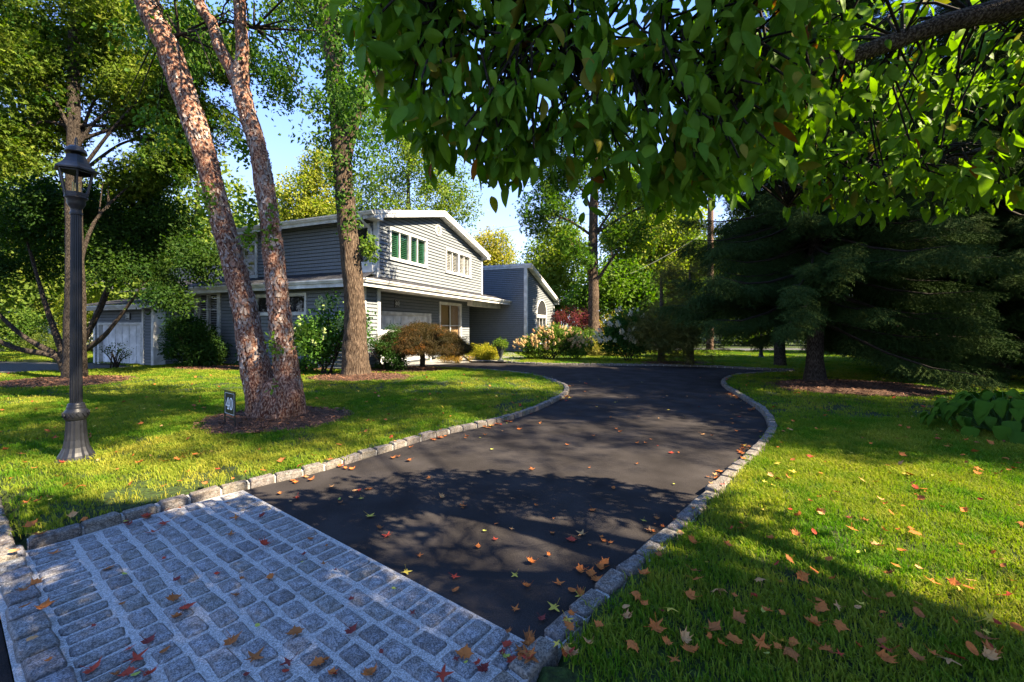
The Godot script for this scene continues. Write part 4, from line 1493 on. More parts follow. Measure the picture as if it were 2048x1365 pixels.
# ---------------------------------------------------------------- trees near the camera
func flakes(parent: Node3D, pts: Array, rad: Array, count: int, sd: int) -> void:
	rng.seed = sd
	var ms: Array = []
	for q in 3:
		var fb := MB.new()
		var rows: Array = []
		var lift := 0.006 + q * 0.008
		for i in 4:
			var r := PackedVector3Array()
			for j in 3:
				var u := (j - 1) * 0.032
				var vv := i / 3.0
				r.append(Vector3(u * (1.0 - 0.3 * absf(vv - 0.5)) + rng.randfn() * 0.004, (vv - 0.5) * 0.075 + rng.randfn() * 0.004, lift * vv * vv * (1.0 + 0.4 * (j - 1))))
			rows.append(r)
		fb.sheet(rows, false)
		ms.append(fb.mesh())
	var cv := Curve3D.new()
	for i in pts.size():
		var t: Vector3 = (pts[mini(i + 1, pts.size() - 1)] - pts[maxi(i - 1, 0)]) / 6.0
		cv.add_point(pts[i], -t, t)
	var xf: Array = [[], [], []]
	var cl: Array = [[], [], []]
	for i in count:
		var seg := rng.randi() % (pts.size() - 1)
		var f := rng.randf()
		var p := cv.sample(seg, f)
		var t := (cv.sample(seg, minf(f + 0.05, 1.0)) - cv.sample(seg, maxf(f - 0.05, 0.0))).normalized()
		var a := rng.randf() * TAU
		var x := t.cross(Vector3(0.31, 0.2, 0.93)).normalized()
		var d := x * cos(a) + t.cross(x) * sin(a)
		var r: float = lerpf(rad[seg], rad[seg + 1], f)
		var side := t.cross(d)
		var bs := Basis(side, t, d) * Basis(Vector3.BACK, rng.randf_range(-0.45, 0.45) + (PI if rng.randf() < 0.4 else 0.0)) * Basis(Vector3.RIGHT, rng.randfn() * 0.15)
		var k := rng.randi() % 3
		var fs := rng.randf_range(0.3, 0.75)
		xf[k].append(Transform3D(bs.scaled_local(Vector3(fs * rng.randf_range(0.5, 1.0), fs * rng.randf_range(1.0, 2.3), fs)), p + d * (r - 0.001 + 0.02 * noise3.get_noise_3d(p.x * 20, p.y * 7, p.z * 20))))
		var h := rng.randf()
		var c := Color(0.27, 0.20, 0.16)
		if h < 0.25: c = Color(0.25, 0.135, 0.09)
		elif h < 0.5: c = Color(0.38, 0.30, 0.245)
		elif h < 0.7: c = Color(0.19, 0.15, 0.13)
		cl[k].append(c * rng.randf_range(0.8, 1.1))
	for k in 3:
		multi(parent, "bark_flakes", ms[k], M.bark_flake, xf[k], cl[k])

func birch() -> void:
	var o := Vector3(-3.74, 0, -6.62)
	var t := thing("river_birch", o, 0.0, "leaning two-stemmed tree with peeling pinkish bark beside the yard sign", "tree")
	var P := func(a: Array) -> Array:
		var r: Array = []
		for q in a: r.append(q - o)
		return r
	var stems := [
		[P.call([Vector3(-3.92, -0.1, -6.62), Vector3(-4.05, 0.5, -6.64), Vector3(-4.2, 1.14, -6.66), Vector3(-4.365, 1.94, -6.68), Vector3(-4.566, 2.74, -6.68), Vector3(-4.78, 3.55, -6.66), Vector3(-4.97, 4.35, -6.64), Vector3(-5.23, 5.15, -6.62), Vector3(-5.5, 5.95, -6.6), Vector3(-5.87, 6.76, -6.6), Vector3(-6.3, 8.2, -6.7), Vector3(-6.6, 10.2, -6.9)]), [0.273, 0.229, 0.198, 0.167, 0.157, 0.15, 0.157, 0.167, 0.172, 0.158, 0.123, 0.0616]],
		[P.call([Vector3(-3.52, -0.1, -6.6), Vector3(-3.56, 0.5, -6.58), Vector3(-3.63, 1.14, -6.56), Vector3(-3.72, 1.94, -6.55), Vector3(-3.8, 2.74, -6.55), Vector3(-3.9, 3.55, -6.55), Vector3(-4.04, 4.35, -6.55), Vector3(-4.28, 5.15, -6.55), Vector3(-4.34, 5.6, -6.55)]), [0.255, 0.198, 0.167, 0.15, 0.145, 0.132, 0.121, 0.128, 0.106]],
		[P.call([Vector3(-4.3, 5.2, -6.56), Vector3(-4.48, 5.62, -6.57), Vector3(-4.66, 5.95, -6.58), Vector3(-4.8, 6.35, -6.6), Vector3(-5.03, 6.76, -6.62), Vector3(-5.4, 8.2, -6.8)]), [0.0968, 0.0968, 0.088, 0.0836, 0.0748, 0.044]],
		[P.call([Vector3(-4.27, 5.15, -6.54), Vector3(-4.28, 5.6, -6.53), Vector3(-4.26, 5.95, -6.52), Vector3(-4.31, 6.76, -6.5), Vector3(-4.3, 8.5, -6.4)]), [0.101, 0.0924, 0.088, 0.0792, 0.044]]]
	var b := MB.new()
	bark_tube(b, PackedVector3Array([Vector3(0, -0.15, 0), Vector3(0, 0.10, 0), Vector3(0, 0.28, 0), Vector3(0.02, 0.46, 0.0), Vector3(0.03, 0.60, 0), Vector3(0.03, 0.70, 0)]), PackedFloat32Array([0.52, 0.40, 0.35, 0.31, 0.24, 0.1]), 64, 10, 0.06, 22.0, 0.25)
	# burl on the right
	bark_tube(b, PackedVector3Array([Vector3(0.20, 0.1, 0.16), Vector3(0.26, 0.32, 0.20), Vector3(0.26, 0.52, 0.18), Vector3(0.2, 0.7, 0.12), Vector3(0.14, 0.8, 0.06)]), PackedFloat32Array([0.22, 0.18, 0.165, 0.11, 0.03]), 36, 8, 0.05, 26.0)
	for k in 4:
		bark_tube(b, PackedVector3Array(stems[k][0]), PackedFloat32Array(stems[k][1]), 48, 26, 0.022 if k < 2 else 0.014, 30.0)
	part(t, "trunk", b.mesh(), M.birch_bark)
	flakes(t, stems[0][0].slice(1, 11), stems[0][1].slice(1, 11), 4200, 61)
	flakes(t, stems[1][0].slice(1), stems[1][1].slice(1), 3000, 62)
	flakes(t, stems[2][0], stems[2][1], 260, 63)
	flakes(t, stems[3][0], stems[3][1], 200, 64)
	# thin hanging twigs and leaf sprays, high up
	var lc := [leaf_clump(26, 0.30, 0.085, 0.055, 0.9, 65), leaf_clump(22, 0.26, 0.08, 0.05, 0.9, 66)]
	crown(t, "foliage", [
		[Vector3(-1.9, 6.4, -0.6), Vector3(1.0, 1.1, 0.9)], [Vector3(-0.5, 6.5, -0.8), Vector3(0.8, 0.9, 0.8)], [Vector3(0.35, 6.1, -0.3), Vector3(0.75, 0.9, 0.8)],
		[Vector3(1.0, 5.6, -0.6), Vector3(0.6, 0.75, 0.6)], [Vector3(-1.2, 8.3, 0), Vector3(2.6, 1.5, 2.2)], [Vector3(0.9, 7.6, 0.2), Vector3(1.4, 1.2, 1.5)], [Vector3(-0.15, 5.1, -0.9), Vector3(0.4, 0.5, 0.4)], [Vector3(-2.6, 5.4, -0.9), Vector3(0.6, 0.7, 0.5)]],
		lc, 1050, Color(0.045, 0.11, 0.02), Color(0.10, 0.19, 0.03), 67, 0.8, 1.25, -0.1, null, true)
	var tw := MB.new()
	rng.seed = 68
	for i in 34:
		var s: Vector3 = [Vector3(-1.6, 6.2, 0), Vector3(-0.4, 6.3, 0), Vector3(-0.6, 7.0, 0)][i % 3]
		var e := s + Vector3(rng.randf_range(-1.3, 1.7), rng.randf_range(-1.1, 0.4), rng.randf_range(-1.0, 0.6))
		tw.tube(PackedVector3Array([s, s.lerp(e, 0.5) + UPV * 0.35, e]), PackedFloat32Array([0.022, 0.012, 0.004]), 5, false)
	part(t, "twigs", tw.mesh(), M.twig).set_meta("kind", "stuff")
	# young shoots with bright leaves on the trunk
	crown(t, "shoot_leaves", [[Vector3(0.06, 1.15, 0.22), Vector3(0.10, 0.22, 0.1)], [Vector3(0.22, 0.62, 0.5), Vector3(0.08, 0.07, 0.06)], [Vector3(0.45, 1.35, 0.0), Vector3(0.22, 0.3, 0.1)], [Vector3(0.0, 3.0, 0.2), Vector3(0.08, 0.4, 0.06)], [Vector3(-1.0, 3.5, 0.2), Vector3(0.1, 0.3, 0.08)], [Vector3(-0.35, 3.2, 0.22), Vector3(0.12, 0.5, 0.1)], [Vector3(-0.6, 4.4, 0.1), Vector3(0.2, 0.3, 0.2)]],
		[leaf_clump(7, 0.08, 0.075, 0.05, 0.2, 69)], 130, Color(0.07, 0.16, 0.02), Color(0.16, 0.24, 0.03), 70, 0.7, 1.3, -1.0)

func spruce(at: Vector3, label: String, height: float, reach: float, low: float, tr: float, sd: int, dark: float, high_left := 0.0) -> void:
	rng.seed = sd
	var t := thing("spruce_tree", at, 0.0, label, "spruce", "dark spruces on the right lawn")
	var b := MB.new()
	bark_tube(b, PackedVector3Array([Vector3(0, -0.1, 0), Vector3(0, 0.5, 0), Vector3(0.02, 1.5, 0), Vector3(0, height * 0.5, 0), Vector3(0, height, 0)]), PackedFloat32Array([tr * 1.25, tr, tr * 0.85, tr * 0.5, 0.02]), 24, 14, tr * 0.10, 22.0, 0.65)
	part(t, "trunk", b.mesh(), M.dark_bark)
	var sp := [needle_spray(0.55, sd + 1), needle_spray(0.5, sd + 2), needle_spray(0.6, sd + 3)]
	rng.seed = sd + 9
	var xf: Array = [[], [], []]
	var cl: Array = [[], [], []]
	var y := low
	while y < height - 0.3:
		var f := (y - low) / (height - low)
		var ln := reach * (1.0 - pow(f, 1.25)) * (0.75 + 0.25 * minf(1.0, f * 8.0 + 0.4))
		for q in 10:
			var a := rng.randf() * TAU
			if y < high_left and cos(a) < 0.1:
				continue
			var l := ln * rng.randf_range(0.65, 1.12)
			var d := Vector3(cos(a), 0, sin(a))
			var drop := 0.22 + 0.25 * (1.0 - f) + rng.randf_range(-0.12, 0.15)
			var jit := rng.randf() * 0.25
			var pts := PackedVector3Array()
			for i in 5:
				var g := i / 4.0
				pts.append(Vector3(0, y + jit, 0) + d * l * g + UPV * l * (-drop * g + 0.22 * g * g * g))
			var lb := MB.new()
			var r0 := 0.012 + 0.012 * l
			lb.tube(pts, PackedFloat32Array([r0, r0 * 0.8, r0 * 0.6, r0 * 0.4, 0.004]), 5, false)
			limbs.append(lb)
			var n := int(l / 0.085) + 2
			for i in n:
				var g := 0.18 + 0.84 * (i + rng.randf() * 0.6) / n
				var gi := mini(int(g * 4.0), 3)
				var p := pts[gi].lerp(pts[gi + 1], clampf(g * 4.0 - gi, 0.0, 1.1))
				var out := (pts[gi + 1] - pts[gi]).normalized()
				for s in [-1.0, 1.0]:
					var yaw: float = s * rng.randf_range(0.35, 1.15) * (1.15 - 0.75 * g)
					var z := out.rotated(UPV, yaw)
					z.y -= rng.randf_range(0.0, 0.95)
					z = z.normalized()
					var x := UPV.cross(z).normalized()
					var k := rng.randi() % 3
					xf[k].append(Transform3D(Basis(x, z.cross(x), z).scaled(Vector3.ONE * rng.randf_range(0.75, 1.3)), p))
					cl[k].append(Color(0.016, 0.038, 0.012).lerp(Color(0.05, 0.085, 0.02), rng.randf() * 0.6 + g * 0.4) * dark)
		y += rng.randf_range(0.22, 0.33)
	var all := MB.new()
	for lb in limbs:
		all.v.append_array(lb.v); all.n.append_array(lb.n); all.c.append_array(lb.c)
	limbs.clear()
	part(t, "limbs", all.mesh(), M.twig).set_meta("kind", "stuff")
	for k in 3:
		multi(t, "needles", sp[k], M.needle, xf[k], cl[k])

var limbs: Array = []

# ---------------------------------------------------------------- magnolia over the drive
# the lower fringe of its crown, as points (x, height, z) from left to right
func magnolia() -> void:
	var o := Vector3(4.4, 0, -0.6)
	var t := thing("magnolia_tree", o, 0.0, "large-leaved tree whose drooping branches fill the top right", "tree")
	var tb := MB.new()
	var limb_pts := [
		[Vector3(4.4, -0.1, -0.6), Vector3(4.35, 1.0, -0.65), Vector3(4.2, 2.0, -0.85), Vector3(3.6, 2.7, -1.3), Vector3(2.9, 3.02, -1.8), Vector3(2.3, 3.05, -2.05), Vector3(1.72, 2.92, -2.2), Vector3(1.0, 2.72, -2.15), Vector3(0.3, 2.75, -2.0), Vector3(-0.35, 2.8, -1.95)],
		[Vector3(4.25, 1.9, -0.8), Vector3(4.1, 2.5, -1.6), Vector3(3.7, 2.75, -2.4), Vector3(2.9, 2.62, -2.9), Vector3(2.0, 2.38, -3.0)],
		[Vector3(4.25, 1.9, -0.8), Vector3(4.4, 3.2, -1.2), Vector3(3.9, 4.3, -1.4), Vector3(2.9, 5.0, -1.4), Vector3(1.9, 5.2, -1.2)],
		[Vector3(4.3, 1.7, -0.7), Vector3(4.9, 2.8, 0.2), Vector3(5.2, 4.0, 0.8), Vector3(5.0, 5.2, 1.0)],
		[Vector3(3.6, 2.72, -1.3), Vector3(2.7, 3.3, -1.1), Vector3(1.7, 3.5, -1.3), Vector3(0.7, 3.4, -1.5)],
		[Vector3(4.35, 1.9, -0.8), Vector3(3.8, 3.2, 0.2), Vector3(3.0, 4.2, 0.7), Vector3(2.2, 4.6, 0.6)]]
	var limb_rad := [[0.20, 0.17, 0.14, 0.10, 0.075, 0.05, 0.035, 0.022, 0.015, 0.008], [0.09, 0.07, 0.05, 0.03, 0.012], [0.10, 0.08, 0.06, 0.04, 0.02], [0.10, 0.08, 0.05, 0.02], [0.05, 0.035, 0.025, 0.012], [0.09, 0.07, 0.05, 0.02]]
	var nodes: Array = []
	for k in limb_pts.size():
		var q := PackedVector3Array()
		for p in limb_pts[k]:
			q.append(p - o)
		var b := MB.new()
		bark_tube(b, q, PackedFloat32Array(limb_rad[k]), 16, 8, 0.008, 40.0, 0.2 if k == 0 else 0.0)
		part(t, "trunk" if k == 0 else "limb", b.mesh(), M.magnolia_bark)
		for i in range(3 if k == 0 else 1, limb_pts[k].size()):
			nodes.append(limb_pts[k][i])
			if i > 0:
				nodes.append(limb_pts[k][i].lerp(limb_pts[k][i - 1], 0.5))
	# fringe
	var fr := [Vector3(-0.62, 2.60, -1.85), Vector3(-0.52, 2.36, -1.8), Vector3(-0.36, 2.18, -1.75), Vector3(-0.15, 2.12, -1.7), Vector3(-0.02, 2.06, -1.75), Vector3(0.1, 2.16, -1.7), Vector3(0.32, 2.05, -1.7), Vector3(0.58, 1.96, -1.8), Vector3(0.8, 2.02, -1.85), Vector3(0.98, 2.04, -1.95), Vector3(1.16, 2.22, -2.1), Vector3(1.5, 2.3, -2.5), Vector3(2.05, 2.26, -2.75), Vector3(2.6, 2.22, -2.75), Vector3(3.15, 2.24, -2.7), Vector3(3.6, 2.3, -2.5), Vector3(4.2, 2.4, -2.2), Vector3(4.6, 2.5, -1.6)]
	rng.seed = 141
	var tips: Array = []   # [position, bright]
	for i in 2050:
		var f := pow(rng.randf(), 1.1) * (fr.size() - 1.001)
		var k := int(f)
		var base: Vector3 = fr[k].lerp(fr[k + 1], f - k)
		var h := pow(rng.randf(), 1.25) * (1.5 if k < 10 else 1.05)
		var back := rng.randf_range(-0.35, 0.5) + h * 0.15
		var p := base + Vector3(rng.randfn() * 0.06, h + 0.13, back)
		if p.z > -1.5 or (p - Vector3(0, 1.5, 0)).length() < 1.75:
			continue
		tips.append(p)
	# the part of the crown above and behind, out over the camera's right
	for i in 950:
		var c: Vector3 = [Vector3(2.6, 4.4, -0.7), Vector3(4.9, 4.3, 0.15), Vector3(2.9, 3.6, 0.5), Vector3(1.6, 3.9, -0.9), Vector3(0.9, 3.5, -1.2)][i % 5]
		var d := Vector3(rng.randfn(), rng.randfn(), rng.randfn()).normalized() * pow(rng.randf(), 0.4)
		var p: Vector3 = c + d * [Vector3(1.3, 0.9, 1.0), Vector3(1.5, 1.2, 1.1), Vector3(1.2, 0.8, 0.9), Vector3(1.1, 0.8, 0.8), Vector3(0.9, 0.5, 0.6)][i % 5]
		if p.z < -1.9 or absf(p.x) > -p.z * 1.6 + 0.4 or p.y - 1.5 > -p.z * 1.0 + 0.4:
			tips.append(p)
	var lm: Array = []
	for i in 6:
		lm.append(broad_leaf(0.155 + 0.014 * (i % 3), 0.062 + 0.006 * (i % 2), [0.5, 0.9, 0.25, 1.2, 0.6, -0.4][i], [0.30, 0.18, 0.4, 0.25, 0.12, 0.3][i], 0.10, 150 + i))
	rng.seed = 151
	var leaves: Array = []  # [distance rank, xf, color, mesh]
	var tw := MB.new()
	var tw_far := MB.new()
	for p in tips:
		var best := INF
		var nd := Vector3.ZERO
		for q in nodes:
			var l: float = (q - p).length()
			if l < best and q.y > p.y - 0.35:
				best = l
				nd = q
		if best < 1.6 and rng.randf() < 0.6:
			var mid: Vector3 = nd.lerp(p, 0.5) + Vector3(rng.randfn() * 0.08, 0.08 + rng.randf() * 0.1, rng.randfn() * 0.08)
			tw.tube(PackedVector3Array([nd - o, nd.lerp(mid, 0.6) - o + Vector3(rng.randfn() * 0.03, 0.03, 0), mid - o, mid.lerp(p, 0.6) - o + Vector3(0, rng.randfn() * 0.02, 0), p - o]), PackedFloat32Array([0.008, 0.007, 0.006, 0.005, 0.004]), 5, false)
		var n := rng.randi_range(4, 7)
		var a0 := rng.randf() * TAU
		for i in n:
			var a := a0 + TAU * i / n + rng.randfn() * 0.3
			var out := Vector3(cos(a), 0, sin(a))
			var dn := rng.randf_range(0.25, 2.4)
			var dir := (out + Vector3.DOWN * dn).normalized()
			var bx := dir.cross(out.rotated(UPV, rng.randfn() * 0.5)).normalized()
			if bx.length() < 0.5:
				bx = Vector3.RIGHT
			var bz := bx.cross(-dir).normalized()
			var bs := Basis(bx, -dir, bz) * Basis(UPV, rng.randfn() * 0.5)
			var s := rng.randf_range(0.38, 0.82)
			var q: Vector3 = p + Vector3(rng.randfn() * 0.03, rng.randfn() * 0.04, rng.randfn() * 0.03) - o
			var c := Color(0.08, 0.19, 0.02).lerp(Color(0.18, 0.30, 0.028), clampf(rng.randf() * 0.8 + clampf((p.x - 1.0) * 0.2, 0.0, 0.4), 0.0, 1.0))
			if rng.randf() < 0.05:
				c = Color(0.24, 0.22, 0.03)
			elif rng.randf() < 0.012:
				c = Color(0.26, 0.09, 0.03)
			var w := q + o
			var vis: bool = w.z < -0.9 and absf(w.x) < -w.z * 1.3 and (w.y - 1.5) < -w.z * 0.86
			leaves.append([(w - Vector3(0, 1.5, 0)).length() + (0.0 if vis else 100.0), Transform3D(bs.scaled(Vector3.ONE * s), q), c, rng.randi() % 6])
	part(t, "twigs", tw.mesh(), M.twig).set_meta("kind", "stuff")
	leaves.sort_custom(func(a, b): return a[0] < b[0])
	var mats: Array = []
	for i in 6:
		var m: StandardMaterial3D = M.magnolia_leaf.duplicate()
		m.resource_name = "magnolia_leaf_%d" % i
		m.albedo_color = [Color(0.08, 0.19, 0.02), Color(0.105, 0.22, 0.022), Color(0.14, 0.255, 0.025), Color(0.17, 0.29, 0.028), Color(0.22, 0.20, 0.03), Color(0.26, 0.09, 0.03)][i].linear_to_srgb()
		mats.append(m)
	var xf: Array = []
	var cl: Array = []
	for i in 6:
		xf.append([]); cl.append([])
	for i in leaves.size():
		var e: Array = leaves[i]
		if i < 300:
			var c: Color = e[2]
			var mi := 0
			if c.g < 0.12: mi = 5
			elif c.r > 0.2: mi = 4
			else: mi = clampi(int((c.r - 0.08) / 0.026), 0, 3)
			var l := part(t, "leaf", lm[e[3]], mats[mi])
			l.transform = e[1]
		else:
			xf[e[3]].append(e[1])
			cl[e[3]].append(e[2])
	for i in 6:
		multi(t, "foliage", lm[i], M.magnolia_leaf, xf[i], cl[i])

# ---------------------------------------------------------------- shrubs
func shrub(called: String, label: String, category: String, group: String, at: Vector3, blobs: Array, meshes: Array, count: int, ca: Color, cb: Color, sd: int, smin: float, smax: float, stems := 7, gap := -0.3) -> Node3D:
	var t := thing(called, at, 0.0, label, category, group)
	rng.seed = sd
	var b := MB.new()
	for i in stems:
		var bl: Array = blobs[rng.randi() % blobs.size()]
		var e: Vector3 = bl[0] + Vector3(rng.randfn(), rng.randf() - 0.3, rng.randfn()) * bl[1] * 0.5
		var s := Vector3(rng.randfn() * 0.08, -0.05, rng.randfn() * 0.08)
		b.tube(PackedVector3Array([s, s.lerp(e, 0.5) + Vector3(0, 0.1, 0), e]), PackedFloat32Array([0.025, 0.018, 0.008]), 6, false)
	part(t, "stems", b.mesh(), M.twig)
	crown(t, "foliage", blobs, meshes, count, ca, cb, sd, smin, smax, gap)
	return t

func flower_heads(t: Node3D, blobs: Array, count: int, ca: Color, cb: Color, size: float, sd: int) -> void:
	rng.seed = sd
	var hb := MB.new()
	for i in 60:
		var y := rng.randf()
		var a := rng.randf() * TAU
		var r := (0.5 - 0.32 * y) * (0.75 + 0.25 * rng.randf())
		var p := Vector3(cos(a) * r, y * 1.1, sin(a) * r)
		var n := Vector3(cos(a), 0.6, sin(a)).normalized()
		var x := n.cross(UPV).normalized() * 0.13
		var z := n.cross(x).normalized() * 0.13
		var v := rng.randf_range(0.75, 1.2)
		hb.col = Color(v, v, v)
		hb.quad(p + x, p + z + n * 0.03, p - x, p - z + n * 0.03, n)
	var hm := hb.mesh()
	var mats: Array = []
	for k in 4:
		var m: StandardMaterial3D = M.flower.duplicate()
		m.resource_name = "flower_%d" % k
		m.albedo_color = ca.lerp(cb, k / 3.0).linear_to_srgb()
		mats.append(m)
	for i in count:
		var bl: Array = blobs[i % blobs.size()]
		var d := Vector3(rng.randfn(), absf(rng.randfn()) * 0.8 - 0.1, rng.randfn() + 0.5).normalized()
		var p: Vector3 = bl[0] + d * bl[1] * rng.randf_range(0.95, 1.1)
		var f := part(t, "flower_head", hm, mats[rng.randi() % 4])
		f.transform = Transform3D(Basis(Quaternion(UPV, (d + UPV * 0.8).normalized())).scaled(Vector3.ONE * size * rng.randf_range(0.7, 1.25)), p)

func hosta() -> void:
	var t := thing("hosta", Vector3(6.75, 0.05, -5.65), 0.0, "large-leaved green hosta clump at the right edge of lawn", "hosta")
	var ms := [broad_leaf(0.30, 0.17, 0.9, 0.45, 0.13, 81, true), broad_leaf(0.27, 0.16, 1.2, 0.5, 0.15, 82, true), broad_leaf(0.33, 0.18, 0.6, 0.4, 0.12, 83, true)]
	var mats: Array = []
	for i in 4:
		var m: StandardMaterial3D = M.hosta_leaf.duplicate()
		m.resource_name = "hosta_leaf_%d" % i
		m.albedo_color = [Color(0.035, 0.085, 0.010), Color(0.045, 0.10, 0.010), Color(0.065, 0.13, 0.014), Color(0.04, 0.09, 0.012)][i].linear_to_srgb()
		mats.append(m)
	rng.seed = 84
	var st := MB.new()
	for i in 170:
		var a := rng.randf() * TAU
		var f := sqrt(rng.randf())
		var rr := 0.9 * f
		var out := Vector3(cos(a), 0, sin(a))
		var p := out * rr * 0.85 + UPV * (0.52 * (1.0 - f * f * 0.75) + rng.randf() * 0.08)
		var dir := (out + Vector3.DOWN * (0.25 + 0.9 * f * rng.randf_range(0.6, 1.3))).normalized()
		var bx := dir.cross(UPV).normalized()
		var bs := Basis(bx, -dir, bx.cross(-dir)) * Basis(UPV, rng.randfn() * 0.25)
		var l := part(t, "leaf", ms[rng.randi() % 3], mats[rng.randi() % 4])
		l.transform = Transform3D(bs.scaled(Vector3.ONE * rng.randf_range(0.5, 0.95)), p)
		st.tube(PackedVector3Array([out * rr * 0.15, out * rr * 0.5 + UPV * p.y * 0.7, p]), PackedFloat32Array([0.008, 0.006, 0.004]), 4, false)
	part(t, "stalks", st.mesh(), M.hosta_leaf.duplicate()).material_override.albedo_color = lin(0.08, 0.15, 0.04)

func japanese_maple() -> void:
	var t := thing("weeping_maple", Vector3(-3.12, 0.12, -14.3), 0.0, "small umbrella-shaped bronze laceleaf maple before the garage", "tree")
	var b := MB.new()
	bark_tube(b, PackedVector3Array([Vector3(0, -0.1, 0), Vector3(0.02, 0.35, 0), Vector3(-0.03, 0.7, 0), Vector3(0.05, 1.1, 0)]), PackedFloat32Array([0.10, 0.085, 0.08, 0.04]), 14, 6, 0.012, 40.0, 0.3)
	part(t, "trunk", b.mesh(), M.grey_bark)
	rng.seed = 91
	var lb := MB.new()
	var cm := MB.new()
	for i in 46:
		var p := Vector3(rng.randfn() * 0.08, rng.randfn() * 0.04, rng.randfn() * 0.08)
		var d := Vector3(rng.randfn() * 0.8, -1.0, rng.randfn() * 0.8).normalized()
		var s := d.cross(Vector3(rng.randfn(), 0, rng.randfn())).normalized() * 0.006
		var v := rng.randf_range(0.65, 1.3)
		cm.col = Color(v, v, v)
		cm.tri(p - s, p + s, p + d * rng.randf_range(0.07, 0.15))
	var mesh := cm.mesh()
	var xf: Array = []
	var cl: Array = []
	for i in 15:
		var a := TAU * i / 15 + rng.randfn() * 0.15
		var r := rng.randf_range(1.0, 1.6)
		lb.tube(PackedVector3Array([Vector3(0, 0.8, 0), Vector3(cos(a) * r * 0.4, 1.15, sin(a) * r * 0.4), Vector3(cos(a) * r * 0.65, 0.95, sin(a) * r * 0.65), Vector3(cos(a) * r * 0.8, 0.55, sin(a) * r * 0.8)]), PackedFloat32Array([0.035, 0.025, 0.016, 0.005]), 6, false)
	for i in 4200:
		var a := rng.randf() * TAU
		var ph := pow(rng.randf(), 0.75) * 1.42
		var ridge := 1.0 + 0.10 * noise3.get_noise_3d(cos(a) * 9.0 * sin(ph), ph * 9.0, sin(a) * 9.0) - 0.30 * rng.randf() * rng.randf() + (0.12 * rng.randf() if rng.randf() < 0.2 else 0.0)
		var p := Vector3(cos(a) * sin(ph) * 1.45, 0.42 + cos(ph) * 0.98, sin(a) * sin(ph) * 1.25) * ridge
		if cos(a) > 0.2 and ph > 0.9:
			p.x += 0.22 * (ph - 0.9) * 1.6
		var lump := noise3.get_noise_3d(p.x * 11.0, p.y * 11.0, p.z * 11.0)
		if lump < -0.16:
			continue
		var out := Vector3(cos(a) * sin(ph), 0, sin(a) * sin(ph))
		xf.append(Transform3D((Basis(Quaternion(UPV, (UPV - out * 0.5).normalized())) * Basis(UPV, rng.randf() * TAU)).scaled(Vector3.ONE * rng.randf_range(0.7, 1.2)), p))
		var k := clampf(0.5 + lump * 1.2 + rng.randfn() * 0.2, 0.0, 1.0)
		cl.append(Color(0.03, 0.03, 0.014).lerp(Color(0.085, 0.055, 0.022), k).lerp(Color(0.26, 0.10, 0.02), 0.7 if rng.randf() < 0.06 else 0.0))
	part(t, "limbs", lb.mesh(), M.twig).set_meta("kind", "stuff")
	multi(t, "foliage", mesh, M.leaf, xf, cl)

